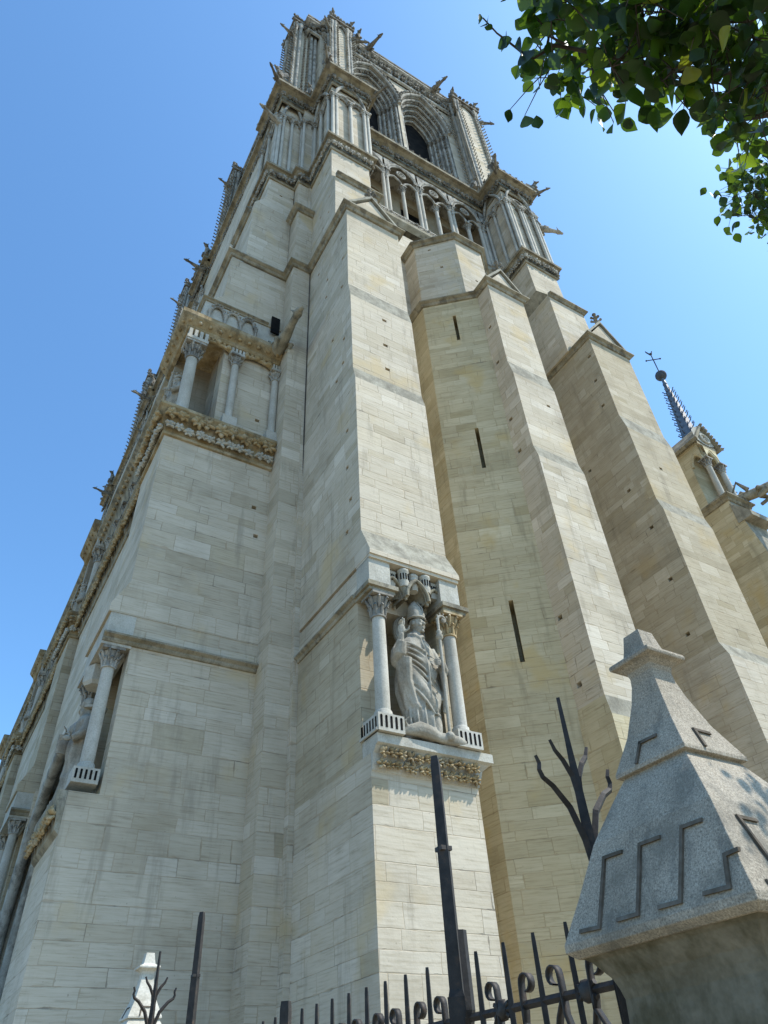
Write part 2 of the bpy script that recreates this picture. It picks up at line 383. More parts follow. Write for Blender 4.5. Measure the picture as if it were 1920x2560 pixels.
def column(root, x, y, z0, z1, r, m=M_COLUMN, cm=M_CARVE, basew=None, caph=None, plinth=0.0, name='column', n=14):
    caph = caph or r*2.6; bh = r*1.2
    a = MB(); a.lathe(x, y, [(r*1.0, z0+plinth+bh), (r*.98, (z0+z1)/2), (r*.93, z1-caph)], n); c = a.build(name, m, root)
    b = MB(); w = basew or r*1.5
    if plinth: b.box(x-w, x+w, y-w, y+w, z0, z0+plinth)
    b.lathe(x, y, [(r*1.45, z0+plinth), (r*1.5, z0+plinth+bh*.3), (r*1.2, z0+plinth+bh*.55), (r*1.22, z0+plinth+bh*.8), (r*1.0, z0+plinth+bh)], n)
    b.build('base', m, c)
    k = MB(); zc = z1-caph
    k.lathe(x, y, [(r*1.12, zc-.06*caph), (r*1.18, zc), (r*1.0, zc+.05*caph), (r*1.05, zc+.4*caph), (r*1.5, zc+.8*caph)], n)
    for lv, (rr, zz, sz, cnt) in enumerate(((1.15, .35, .32, 8), (1.55, .68, .36, 8))):
        for j in range(cnt):
            ang = 2*math.pi*(j+.5*lv)/cnt
            cx_, sx_ = math.cos(ang), math.sin(ang)
            k.tube([(x+r*1.0*cx_, y+r*1.0*sx_, zc+(zz-.33)*caph), (x+r*(rr-.02)*cx_, y+r*(rr-.02)*sx_, zc+(zz-.02)*caph), (x+r*(rr+.28)*cx_, y+r*(rr+.28)*sx_, zc+(zz+.12)*caph), (x+r*(rr+.42)*cx_, y+r*(rr+.42)*sx_, zc+(zz+.02)*caph)], [.20*r, .26*r, .20*r, .09*r], 5)
    q = r*1.75; k.box(x-q, x+q, y-q, y+q, zc+.84*caph, z1)
    k.build('capital', cm, c); return c
def pointed(cx, hw, zs, rise, n=10):
    """left spring -> apex -> right spring of a pointed arch, as (x, z)"""
    Rr = (hw*hw+rise*rise)/(2*hw); c0 = cx-hw+Rr; a1 = math.atan2(rise, cx-c0)
    L = [(c0+Rr*math.cos(math.pi+(a1-math.pi)*i/n), zs+Rr*math.sin(math.pi+(a1-math.pi)*i/n)) for i in range(n+1)]
    return L+[(2*cx-x, z) for x, z in L[-2::-1]]

# ================================================================== the setting
g = MB(); g.box(-400, 600, -400, 600, GROUND-.5, GROUND); o = g.build('pavement', M_PAVE); o['kind'] = 'structure'

# ================================================================== shared builders for the church
SLAB = [(0,-.42),(.10,-.40),(.16,-.30),(.17,-.22),(.30,-.14),(.36,-.10),(.36,.0),(.0,.14)]
def ledge(root, path, z, k=.72, name='string_course', m=M_LEDGE):
    b = MB(); moulding(b, path, [(d*k, z+q*k) for d, q in SLAB]); return b.build(name, m, root)
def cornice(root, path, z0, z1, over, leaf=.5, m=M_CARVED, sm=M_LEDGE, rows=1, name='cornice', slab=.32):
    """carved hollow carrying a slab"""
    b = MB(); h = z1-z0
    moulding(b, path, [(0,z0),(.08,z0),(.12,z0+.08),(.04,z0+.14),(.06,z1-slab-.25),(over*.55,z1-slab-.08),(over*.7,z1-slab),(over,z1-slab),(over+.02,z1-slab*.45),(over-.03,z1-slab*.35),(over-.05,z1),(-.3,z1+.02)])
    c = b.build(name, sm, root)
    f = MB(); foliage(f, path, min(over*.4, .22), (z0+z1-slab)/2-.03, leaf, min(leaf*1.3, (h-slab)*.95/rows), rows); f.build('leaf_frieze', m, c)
    return c
def gargoyle(root, p, d, L=1.5, thick=1.0, m=M_CARVE, name='gargoyle'):
    b = MB(); p = Vector(p); d = Vector((*d, 0)).normalized(); s = Vector((-d.y, d.x, 0)); u = Vector((0,0,1))
    pts = [p-d*.2*L, p+d*.15*L, p+d*.45*L+u*.04*L, p+d*.68*L+u*.09*L, p+d*.82*L+u*.10*L]
    b.tube(pts, [.13*L*thick, .14*L*thick, .11*L*thick, .08*L*thick, .075*L*thick], 9)
    h = p+d*.92*L+u*.11*L; Mx = Matrix((d, s, u)).transposed(); pl, L = L, L*(.4+.6*thick)
    b.blob(h, (.15*L, .095*L, .10*L), 8, 6, Mx); b.blob(h+d*.14*L-u*.03*L, (.09*L, .06*L, .05*L), 6, 5, Mx)
    for q in (-1, 1):
        b.tube([h-d*.03*L+s*q*.06*L+u*.06*L, h-d*.10*L+s*q*.11*L+u*.17*L], [.03*L, .008*L], 5)
        b.tube([p+d*.2*L+s*q*.12*L, p+d*.32*L+s*q*.17*L-u*.10*L, p+d*.15*L+s*q*.13*L-u*.19*L], [.06*L, .05*L, .035*L], 6)
        b.tube([p+d*.05*L+s*q*.12*L+u*.05*L, p-d*.08*L+s*q*.17*L+u*.26*L, p-d*.2*L+s*q*.14*L+u*.10*L], [.05*L, .03*L, .02*L], 5)
    return b.build(name, m, root)
def grotesque(root, p, d, H=1.2, m=M_CARVED, name='grotesque'):
    b = MB(); p = Vector(p); d = Vector((*d, 0)).normalized(); s = Vector((-d.y, d.x, 0)); u = Vector((0,0,1)); Mx = Matrix((d, s, u)).transposed()
    b.tube([p, p+u*.3*H-d*.03*H, p+u*.55*H+d*.04*H, p+u*.72*H+d*.12*H], [.19*H, .22*H, .16*H, .10*H], 8)
    h = p+u*.82*H+d*.2*H; b.blob(h, (.15*H, .11*H, .12*H), 7, 5, Mx); b.blob(h+d*.15*H-u*.03*H, (.10*H, .06*H, .05*H), 6, 4, Mx)
    for q in (-1, 1):
        b.tube([h+s*q*.07*H+u*.08*H, h-d*.04*H+s*q*.11*H+u*.2*H], [.035*H, .01*H], 5)
        b.tube([p+u*.5*H+s*q*.12*H, p+u*.25*H+d*.17*H+s*q*.14*H, p+u*.02*H+d*.2*H+s*q*.13*H], [.07*H, .06*H, .05*H], 6)
        b.extrude([p+u*.58*H+s*q*.1*H-d*.05*H, p+u*.85*H+s*q*.26*H-d*.28*H, p+u*.45*H+s*q*.3*H-d*.34*H, p+u*.2*H+s*q*.15*H-d*.16*H], s*q*.04*H)
    return b.build(name, m, root)
def finial(b, p, H):
    p = Vector(p); b.tube([p, p+Vector((0,0,H))], [.10*H, .07*H], 6)
    for zz, rr in ((.38, .26), (.72, .20)):
        for j in range(4):
            a = j*math.pi/2+.78; q = p+Vector((math.cos(a)*rr*H, math.sin(a)*rr*H, zz*H)); b.tube([p+Vector((0,0,zz*H-.12*H)), q], [.07*H, .06*H], 5); b.blob(q+Vector((0,0,.04*H)), .09*H, 6, 4)
    b.blob(p+Vector((0,0,H)), .12*H, 6, 5)
def arch_rib(b, o, t, n, half, rise, r, proj=0.0, seg=8, ratio=1.0):
    """moulded pointed arch rib in the vertical plane through o along t, n outward"""
    prof = pointed(0, half, 0, rise, seg); b.tube([Vector((o[0]+t.x*x+n.x*proj, o[1]+t.y*x+n.y*proj, o[2]+z)) for x, z in prof], r, 6)
def blind_arcade(root, a, bpt, z0, zc, ztop, bays, r=.11, twin=(), m=M_COLUMN, name='blind_arcade', oculus=True, cm=M_CARVE):
    """colonnettes with capitals, pointed arches and pierced spandrels laid on a wall face from a to b (outward to the right)"""
    a, bpt = Vector(a), Vector(bpt); L = (bpt-a).length; t = (bpt-a)/L; n = Vector((t.y, -t.x)); w = L/bays
    root2 = None
    shs = []; caps = []; ar = MB()
    for i in range(bays+1):
        cap = MB(); caps.append(cap)
        c0 = a+t*(i*w); offs = (-r*1.05, r*1.05) if i in twin else (0,)
        for q in offs:
            p = c0+t*q+n*r*1.3; sh = MB(); shs.append(sh)
            sh.lathe(p.x, p.y, [(r*1.5, z0), (r*1.5, z0+.12), (r*1.15, z0+.25), (r, z0+.32), (r*.95, zc-.5)], 8)
            cap.lathe(p.x, p.y, [(r*1.15, zc-.55), (r*1.05, zc-.48), (r*1.1, zc-.3), (r*1.75, zc-.08)], 8)
            for j in range(6):
                ang = j*math.pi/3; cap.blob((p.x+1.3*r*math.cos(ang), p.y+1.3*r*math.sin(ang), zc-.2), (.5*r,.5*r,.13), 5, 4)
        p = c0+n*r*1.3; q = r*1.9+(r if len(offs) > 1 else 0)
        cap.extrude([Vector((*(p+t*q*sx+n*r*1.7*sy), zc-.10)) for sx, sy in ((-1,1),(1,1),(1,-1),(-1,-1))][::-1], (0,0,.12))
    rise = min(w*.62, (ztop-zc)*.85)
    for i in range(bays):
        o = a+t*((i+.5)*w); hw = w/2-.04
        arch_rib(ar, (o.x, o.y, zc), t, n, hw, rise, r*.95, r*1.2); arch_rib(ar, (o.x, o.y, zc), t, n, hw*.78, rise*.75, r*.6, r*.6)
    if bays > 1:
        o = a+t*L/2
        if oculus:
            rr = min(w*.36, (ztop-zc)*.24); cz = zc+rise*.62+rr*.9
            ar.tube([Vector((o.x+t.x*rr*math.cos(k)+n.x*r, o.y+t.y*rr*math.cos(k)+n.y*r, cz+rr*math.sin(k))) for k in [i*math.pi/7 for i in range(15)]], r*.6, 6)
            for k in range(4):
                g = k*math.pi/2+.78; c = o+t*rr*.45*math.cos(g)
                ar.tube([Vector((c.x+t.x*rr*.4*math.cos(h)+n.x*r*.6, c.y+t.y*rr*.4*math.cos(h)+n.y*r*.6, cz+rr*.45*math.sin(g)+rr*.4*math.sin(h))) for h in [i*math.pi/4 for i in range(9)]], r*.3, 5)
        arch_rib(ar, (o.x, o.y, zc), t, n, L/2-.03, ztop-zc-.05, r*.9, r*1.5, 10)
    A = ar.build(name, cm, root)
    for q in shs: q.build('colonnette', m, A)
    for q in caps: q.build('capital', cm, A)
    return A
def gable_cap(root, x0, x1, y, z, H, yback, mat=M_ASHF):
    xm = (x0+x1)/2; b = MB()
    b.add([(x0,y,z),(x1,y,z),(xm,y,z+H),(x0,yback,z),(x1,yback,z),(xm,yback,z+H)], [(0,1,2),(1,4,5,2),(0,2,5,3)])
    gme = b.build('gable', mat, root)
    c = MB(); wv = .16
    for xa, s in ((x0,-1),(x1,1)):
        q = Vector((xm-xa, 0, H)).normalized(); nn = Vector((-q.z*(1 if s > 0 else -1)*-1, 0, abs(q.x)))
        e0 = Vector((xa+.14*s, y-.12, z-.02)); e1 = Vector((xm, y-.12, z+H+.10))
        c.extrude([e0, e1, e1+Vector((0,0,.20)), e0+Vector((0,0,.20))] if s < 0 else [e1, e0, e0+Vector((0,0,.20)), e1+Vector((0,0,.20))], (0, yback-y+.12, 0))
    c.build('coping', M_SLOPE, gme)
    f = MB(); finial(f, (xm, y+.05, z+H+.15), .95); f.build('finial', M_CARVED, gme); return gme

# ================================================================== south tower
T = thing('cathedral_tower', 'tall limestone gothic church tower with stepped buttresses and dark belfry openings', 'tower', (12, 17, GROUND))
def rect(x0, x1, y0, y1): return [(x0,y0),(x1,y0),(x1,y1),(x0,y1)]
def putlogs(edge, us, zs, s=.17):
    return [(edge, u, z, s, s*.85, .2) for u in us for z in zs]

def west_buttress(root, y, mat=M_ASH, first=False, yn=None):
    """buttress of the west front: niche below, gallery of kings across it, stepped above"""
    yn = yn or y+2.75; P = []
    h1 = [(0, u, z, .16, .15, .22) for u, z in ((3.45, 14.9), (3.2, 8.0), (3.1, 3.9), (3.3, 16.1), (3.05, 11.4), (2.95, 9.2))] if first else ()
    b = MB(); xe = 6.5
    b.loft([(GROUND, rect(2.27, xe, y, yn)), (6.15, rect(2.27, xe, y, yn))], (), 0); b.build('buttress', mat, root)
    b = MB()   # niche stage: solid core with a hollow on its west corner
    core = [(2.95,y),(xe,y),(xe,yn),(2.95,yn),(2.95,yn-.6),(3.35,yn-.6),(3.35,y+.55),(2.95,y+.55)]
    b.loft([(6.15, core), (11.0, core)]); b.build('niche_wall', mat, root)
    for yy in (y+.28, yn-.28):
        column(root, 2.56, yy, 6.35, 9.95, .165, caph=.52, plinth=.36, basew=.30, cm=M_CARVE)
        b = MB()
        for j in range(5): b.box(2.56-.25+j*.11, 2.56-.20+j*.11, yy-.306, yy-.28, 6.44, 6.66)
        b.build('plinth_slots', M_DARK, root)  # slot shade put in as dark boxes on the plinth
    b = MB(); b.box(2.2, 2.97, y-.02, yn+.02, 9.95, 10.15); b.box(2.27, 2.97, y+.004, yn, 10.15, 10.95)
    b.build('niche_lintel', M_PLAIN, root)
    f = MB(); pth = [(2.27, yn), (2.27, y+.02)]
    moulding(f, pth, [(0,5.2),(.1,5.3),(.16,5.75),(.22,6.0),(.22,6.15),(0,6.16)]); lc = f.build('niche_shelf', M_LEDGE, root)
    f = MB(); foliage(f, pth, .16, 5.6, .42, .55, 1); f.build('leaf_frieze', M_OCHRE, lc)
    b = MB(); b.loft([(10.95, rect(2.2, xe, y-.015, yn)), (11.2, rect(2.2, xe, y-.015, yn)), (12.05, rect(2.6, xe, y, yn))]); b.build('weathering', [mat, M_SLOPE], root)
    ledge(root, [(2.2, y), (6.5, y)], 10.25, .55)
    b = MB(); b.loft([(11.9, rect(2.6, xe, y, yn)), (18.25, rect(2.6, xe, y, yn))], h1); b.build('buttress', [mat, M_SLOPE], root)
    # gallery of kings across the buttress
    pth = [(2.6, yn), (2.6, y), (6.48, y)]
    b = MB(); moulding(b, pth, [(0,18.1),(.08,18.12),(.10,18.2),(.05,18.28),(.16,18.75),(.34,19.1),(.42,19.18),(.42,19.30),(0,19.36)]); kc = b.build('gallery_floor_cornice', M_LEDGEW, root)
    f = MB(); foliage(f, pth, .25, 18.90, .58, .56, 1); f.build('leaf_frieze', M_OCHRE, kc)
    f = MB(); foliage(f, pth, .13, 18.46, .46, .38, 1); f.build('leaf_frieze', M_PLAIN, kc)
    b = MB(); b.loft([(19.3, rect(4.2, xe, y+.16, yn)), (24.7, rect(4.2, xe, y+.16, yn))], [(0, 1.55, 20.6, .17, .15, .2)] if first else ()); b.build('gallery_pier', mat, root)
    b = MB(); b.box(2.7, 4.25, y+1.9, yn, 19.3, 24.7); b.box(4.17, 4.2, y+.9, y+1.9, 19.35, 24.6); b.build('gallery_back_wall', M_DARKASH, root)  # dark tone paints the shade inside the gallery bay
    column(root, 3.0, y+.12, 19.32, 23.42, .225, caph=.75, basew=.42, plinth=.12)
    for xx in (4.66, 6.36): column(root, xx, y-.02, 19.34, 23.6, .15, caph=.5, basew=.27, plinth=.55)
    b = MB()
    for xx, hw, zi in ((3.0, .42, 23.42), (4.66, .30, 23.6), (6.36, .22, 23.6)):
        b.box(xx-hw, xx+hw, y-.20 if xx > 3.5 else y-.30, y+.5, zi, zi+.16)
        for j in range(4): b.box(xx-hw+.05+j*hw*.5, xx-hw+.05+j*hw*.5+hw*.3, y-.15 if xx > 3.5 else y-.26, y+.1, zi+.16, 24.05)
    b.build('impost_block', M_PLAIN, root)
    # trefoil arches between the columns
    ar = MB()
    for xa, xb in ((3.2, 4.5), (4.85, 6.25)):
        xm = (xa+xb)/2; hw = (xb-xa)/2; pr = [(xm+hw*math.cos(math.pi-k*math.pi/12), 23.75+hw*.5*math.sin(k*math.pi/12)) for k in range(13)]
        ar.tube([(x, y+.02, z) for x, z in pr], .09, 6)
        for (x, z), (x2, z2) in zip(pr[:-1], pr[1:]): ar.add([(x,y+.08,z),(x2,y+.08,z2),(x2,y+.08,24.5),(x,y+.08,24.5)], [(0,1,2,3)])
        for k in (3, 6, 9): ar.blob((pr[k][0], y-.03, pr[k][1]+.05), .13, 7, 5, jit=.2)
        for k in range(8): ar.blob((xa+(k+.5)*(xb-xa)/8, y-.02, 23.98+.2*math.sin(k*math.pi/7)), .08, 6, 4, jit=.3)
    ar.build('arcade_arch', M_OCHRE, root)
    pth = [(2.7, yn), (2.7, y+.06), (6.48, y+.06)]
    b = MB(); moulding(b, pth, [(0,24.15),(.14,24.2),(.2,24.3),(.2,24.36),(.38,24.55),(.46,24.64),(.50,24.72),(.50,24.94),(.45,25.0),(0,25.05)]); kc = b.build('gallery_cornice', M_LEDGEW, root)
    f = MB()
    for p, t, n in walk(offset_path(pth, .34), .42): f.blob((p.x, p.y, 24.50), (.09,.09,.07), 6, 4, jit=.3)
    f.build('leaf_frieze', M_OCHRE, kc)
    b = MB(); b.box(2.75, 6.5, y+.1, yn, 24.5, 24.9); b.build('gallery_roof', M_OCHRE, root)
    # blind parapet arcade and stage above
    b = MB(); b.loft([(24.9, rect(3.05, xe, y+.06, yn)), (26.75, rect(3.05, xe, y+.06, yn))], [(0, 2.88, 25.7, .42, 1.0, 1.4)] if first else ()); b.build('parapet', M_PLAIN, root)
    ar = MB()
    for j in range(3):
        xm = 3.62+j*.68; ar.tube([(xm+.27*math.cos(math.pi-k*math.pi/8), y-.01, 26.05+.40*math.sin(k*math.pi/8)) for k in range(9)], .07, 6)
        for k in range(7): ar.blob((xm+.30*math.cos(math.pi-k*math.pi/6), y-.06, 26.08+.44*math.sin(k*math.pi/6)), .07, 5, 4, jit=.3)
        for s in (-.33, .33): ar.lathe(xm+s, y-.02, [(.09,25.0),(.06,25.1),(.055,25.8),(.11,26.02)], 7)
    ar.build('parapet_arcade', M_CARVE, root)
    ledge(root, [(3.05, yn), (3.05, y+.06), (5.85, y+.06)], 26.85, .42)
    h2 = [(0, u, z, .19, .14, .22) for u, z in ((1.2, 29.0), (2.75, 28.4))] if first else ()
    b = MB(); b.loft([(26.7, rect(3.12, xe, y, yn)), (27.5, rect(3.75, xe, y, yn)), (30.75, rect(3.8, xe, y, yn))], [(e, u-.6, z, w, h, d) for e, u, z, w, h, d in h2]); b.build('buttress', [mat, M_SLOPE], root)
    if not first: ledge(root, [(3.8, yn), (3.8, y), (6.5, y)], 31.1)
    h3 = [(0, u, z, .17, .13, .22) for u, z in ((.45, 35.2), (.35, 34.2), (.25, 33.0), (1.35, 36.2), (1.3, 34.8), (1.25, 33.6), (1.35, 39.2), (.7, 38.9))] if first else ()
    b = MB(); b.loft([(31.0, rect(4.4, xe, y, yn)), (36.9, rect(4.46, xe, y, yn)), (38.0, rect(5.05, xe, y, yn)), (40.4, rect(5.08, xe, y, yn))], h3); b.build('buttress', [mat, M_SLOPE], root)
    ledge(root, [(4.46, yn), (4.46, y+.4)], 36.9, .8)
    # gallery storey block with blind arcade on its south face
    b = MB(); b.loft([(41.5, rect(5.3, 7.4, y, yn)), (52.5, rect(5.3, 7.4, y, yn))]); b.build('gallery_block', mat, root)
    blind_arcade(root, (5.38, y-.02), (6.75, y-.02), 41.6, 49.3, 52.3, 2, .11, (0,))
    blind_arcade(root, (5.28, yn-.1), (5.28, y+.1), 41.6, 49.3, 52.2, 2, .10, (0, 2))
    # belfry pier
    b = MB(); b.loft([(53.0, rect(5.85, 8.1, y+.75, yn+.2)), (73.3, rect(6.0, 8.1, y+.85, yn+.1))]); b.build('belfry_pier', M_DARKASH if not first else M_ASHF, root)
    for xx, yy in ((5.95, y+.80), (6.35, y+.74), (7.75, y+.74), (7.4, y+.74), (5.88, y+1.3), (5.88, yn-.3), (5.95, yn+.1)):
        sh = MB(); sh.lathe(xx, yy, [(.22, 53.0), (.17, 53.5), (.15, 71.7), (.26, 72.6), (.26, 73.0)], 8); sh.build('pier_shaft', M_CARVE, root)
    for (xx, yy, ox, oy) in ((5.9, y+.68, -.6, -.6), (7.05, y+.70, 0, -1), (6.7, y+.70, 0, -1), (5.78, y+1.0, -1, 0), (5.8, yn, -1, .2)):
        hk = MB(); hooks(hk, (xx, yy, 54), (xx+.08, yy+.05, 72.6), (ox, oy, 0), .26, .62); hk.build('crocket_row', M_CARVED, root)
    ar = MB()
    arch_rib(ar, (7.05, y+.75, 71.8), Vector((1,0)), Vector((0,-1)), .75, 1.3, .13, .05)
    arch_rib(ar, (5.9, (y+yn)/2+.5, 71.8), Vector((0,-1)), Vector((-1,0)), .9, 1.4, .13, .05)
    ar.box(5.6, 8.2, y+.5, yn+.35, 73.2, 73.6)
    for xx, yy, hh in ((5.75, y+.65, 1.0), (8.0, y+.65, .9), (5.75, yn+.2, 1.0)): finial(ar, (xx, yy, 73.6), hh)
    for k in range(9): ar.blob((5.75+k*.28, y+.5, 73.75), .16, 6, 4, jit=.3)
    ar.build('pier_gablet', M_CARVED, root)
    gargoyle(root, (5.8, y+.8, 69.5), (-1, -.2), 1.2, m=M_CARVED)

west_buttress(T, 17.5, M_ASH, True)
# pilaster between the west buttress and the corner buttress
b = MB()
b.loft([(GROUND, rect(6.5, 7.7, 16.65, 18)), (30.8, rect(6.5, 7.7, 16.62, 18))]); b.build('pilaster', [M_ASH, M_SLOPE], T)
b = MB(); b.loft([(31.0, rect(6.52, 7.7, 16.62, 18)), (36.3, rect(6.52, 7.7, 16.6, 18)), (36.9, rect(6.62, 7.7, 16.95, 18)), (40.4, rect(6.62, 7.7, 16.95, 18))]); b.build('pilaster', [M_ASHF, M_SLOPE], T)
ledge(T, [(6.52, 17.5), (6.52, 16.6), (7.36, 16.6)], 36.6, .8)
ledge(T, [(3.8, 20.2), (3.8, 17.5), (6.5, 17.5), (6.5, 16.62), (7.36, 16.62), (7.36, 12.95), (10.03, 12.95), (10.03, 16.3)], 31.1)

# corner buttress with the bishop's niche
b = MB(); X0, X1 = 7.36, 10.10
b.loft([(GROUND, rect(X0, X1+.02, 12.58, 18)), (5.55, rect(X0, X1, 12.62, 18)), (6.0, rect(X0, X1, 12.62, 18))], [(3, 2.9, 3.5, .16, .17, .2), (3, 4.4, 4.2, .16, .2, .2)]); b.build('buttress', [M_ASH, M_SLOPE], T)
nich = [(X0,12.98),(7.78,12.98),(7.95,13.65),(8.75,13.95),(9.55,13.65),(9.66,12.98),(X1,12.98),(X1,18),(X0,18)]
b = MB(); b.loft([(6.0, nich), (10.02, nich)]); b.build('niche_wall', M_ASHE, T)  # darker stone tone deepens the niche's shade by colour
b = MB(); b.loft([(10.0, rect(X0+.01, X1-.01, 13.05, 18)), (11.0, rect(X0+.01, X1-.01, 13.0, 18))]); b.build('niche_head', M_ASH, T)
for xa, xb in ((X0, 7.98), (9.5, X1)):
    b = MB(); b.box(xa, xb, 12.36, 13.0, 10.22, 11.02); b.build('impost_block', M_PLAIN, T)
for xa, xb in ((X0-.12, 8.10), (9.42, X1+.14)):
    b = MB(); b.box(xa, xb, 12.2, 13.0, 10.08, 10.20); b.box(xa+.06, xb-.06, 12.27, 13.0, 9.98, 10.08); b.build('abacus', M_LEDGE, T)
ledge(T, [(X0, 16.65), (X0, 12.99)], 10.2, .42)
column(T, 7.68, 12.55, 6.36, 10.0, .17, caph=.62, plinth=.40, basew=.33, cm=M_CARVED)
column(T, 9.76, 12.55, 6.36, 10.0, .17, caph=.62, plinth=.40, basew=.33, cm=M_OCHRE)
b = MB()
for xc in (7.68, 9.76):
    for j in range(5):
        q = xc-.28+j*.125; b.box(q, q+.055, 12.213, 12.24, 6.44, 6.69); b.tube([(q+.0275, 12.213, 6.69), (q+.0275, 12.24, 6.69)], .0275, 8)
for j in range(6): b.box(7.343, 7.37, 12.30+j*.125, 12.30+j*.125+.05, 6.42, 6.69)
b.build('plinth_slots', M_DARK, T)  # dark inlays painting the shade of the plinth slots
b = MB(); pth = [(X0+.01, 12.62), (X1, 12.62), (X1, 13.0)]
moulding(b, pth, [(-.05,5.60),(.02,5.64),(.05,5.74),(.10,5.98),(.22,6.10),(.30,6.14),(.30,6.34),(-.8,6.36)]); b.box(X0-.05, X0+.02, 12.24, 13.0, 6.36, 6.42); lc = b.build('niche_shelf', M_PLAIN, T)
f = MB(); foliage(f, [(X0+.1, 12.62), (X1-.02, 12.62)], .17, 5.98, .27, .30, 1); foliage(f, [(X0+.1, 12.62), (X1-.02, 12.62)], .10, 5.76, .25, .26, 1)
f.build('leaf_frieze', M_OCHRE, lc)
b = MB(); b.box(7.7, 9.75, 12.6, 13.8, 6.2, 6.365); b.build('niche_floor', M_PLAIN, T)
# canopy of three little vaults with towers above the bishop
def canopy():
    b = MB(); root = None
    for xc, yc in ((8.12, 12.50), (8.77, 12.36), (9.42, 12.50)):
        pr = pointed(xc, .325, 10.14, .56, 8); k = len(pr)
        for r_, dy, sc in ((.05, -.02, 1), (.03, .05, .9)): b.tube([(xc+(x-xc)*sc, yc+dy, z) for x, z in pr], r_, 6)
        front = [(x, yc, z) for x, z in pr]; back = [(xc+(x-xc)*.4, 13.0, 10.35+(z-10.14)*.35) for x, z in pr]; b.add(front+back, [(i, i+1, k+i+1, k+i) for i in range(k-1)])
        outer = [(x, yc, z) for x, z in pointed(xc, .385, 10.12, .66, 8)]; b.add(front+outer, [(i, k+i, k+i+1, i+1) for i in range(k-1)])
        ob = [(x, 13.0, z) for x, y, z in outer]; b.add(outer+ob, [(i, i+k, i+1+k, i+1) for i in range(k-1)])
    for xc in (8.445, 9.095): b.tube([(xc, 12.42, 10.06), (xc, 12.43, 10.2), (xc, 12.46, 10.5)], [.03, .06, .10], 7)
    c = b.build('niche_canopy', M_LEDGE, T)
    b = MB(); d = MB()
    for xc, yc, rr, n, zt in ((8.13, 12.62, .15, 4, 10.95), (8.44, 12.46, .145, 10, 11.0), (8.77, 12.52, .14, 8, 10.97), (9.10, 12.46, .145, 10, 11.0), (9.42, 12.62, .15, 4, 10.95)):
        b.lathe(xc, yc, [(rr*.85, 10.45), (rr, 10.6), (rr, zt-.12), (rr*1.15, zt-.09), (rr*1.12, zt-.04), (rr*.7, zt+.02)], n, n > 8, rot=math.pi/4)
        for j in range(5):
            a = -math.pi/2+(j-2)*.5; q = rr*(.99 if n > 8 else .80); d.lathe(xc+q*math.cos(a), yc+q*math.sin(a), [(.02, 10.64), (.02, 10.82)], 6)
    b.build('canopy_turret', M_PLAIN, c); d.build('turret_slots', M_DARK, c)  # slots drawn as dark rods, their shade held in the colour
canopy()
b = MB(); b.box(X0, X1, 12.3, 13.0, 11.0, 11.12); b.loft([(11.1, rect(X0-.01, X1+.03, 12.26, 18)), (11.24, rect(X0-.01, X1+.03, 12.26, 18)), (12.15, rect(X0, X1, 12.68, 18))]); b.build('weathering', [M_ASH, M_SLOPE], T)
def steps(x0, x1, yb, zb, mat, holes=()):
    b = MB(); b.loft([(zb, rect(x0, x1, 12.68, yb)), (18.7, rect(x0, x1, 12.70, yb)), (19.35, rect(x0, x1, 12.83, yb)), (23.8, rect(x0, x1-.02, 12.84, yb)), (24.75, rect(x0, x1-.03, 12.99, yb)), (30.9, rect(x0+.02, x1-.07, 12.97, yb))], holes)
    return b.build('buttress', [mat, M_SLOPE], T)
cw = [(3, u, z, .16, .15, .2) for u, z in ((4.55, 15.0), (4.7, 13.6), (4.6, 16.6), (4.45, 12.55), (4.4, 20.3), (3.9, 19.8), (4.5, 21.6), (3.0, 26.4), (4.4, 25.2), (3.1, 27.6), (4.5, 27.2), (2.2, 29.4), (4.4, 29.0), (3.6, 22.6))]
cs = [(0, u, z, .19, .15, .2) for u, z in ((1.35, 29.3), (1.35, 26.6), (1.35, 23.0), (1.3, 21.4), (1.3, 20.0))]
steps(X0, X1, 18, 12.1, M_ASHF, cw+cs)
gable_cap(T, X0+.05, 10.0, 12.98, 31.15, 1.75, 14.3)
b = MB(); b.loft([(31.0, rect(7.36, 9.85, 14.02, 18)), (36.05, rect(7.38, 9.8, 14.02, 18)), (36.2, rect(7.38, 9.8, 14.02, 18)), (37.1, rect(7.38, 9.72, 14.42, 18)), (40.4, rect(7.38, 9.7, 14.42, 18))],
      [(3, u, z, .15, .13, .2) for u, z in ((2.6, 33), (3.2, 33.6), (2.3, 34.6), (3.3, 35.1), (2.0, 39.0), (2.9, 38.4))]); b.build('buttress', [M_ASHF, M_SLOPE], T)
ledge(T, [(7.40, 14.02), (9.8, 14.02), (9.8, 15)], 36.45, .7)

# middle buttress and stair turret
ds = [(0, u, z, .19, .15, .2) for u, z in ((1.5, 29.6), (1.4, 26.6), (1.5, 22.4))]+[(3, u, z, .2, .17, .25) for u, z in ((4.4, 27.8), (4.35, 25.2), (4.3, 21.5), (4.35, 19.6), (4.3, 12.0), (4.4, 9.6))]
steps(15.13, 17.42, 18, 9.0, M_ASHF, ds)
b = MB(); b.loft([(GROUND, rect(15.1, 17.5, 12.55, 18)), (8.4, rect(15.1, 17.46, 12.58, 18)), (9.0, rect(15.13, 17.42, 12.68, 18))], [(3, 4.3, 6.4, .2, .17, .25)]); b.build('buttress', [M_ASHW, M_SLOPE], T)
gable_cap(T, 15.2, 17.33, 12.98, 31.15, 1.6, 15.4)
oct_lo = [(13.08,15.6),(15.13,13.82),(17.3,13.82),(17.3,18),(13.08,18)]
LS = math.hypot(2.05, 1.78)
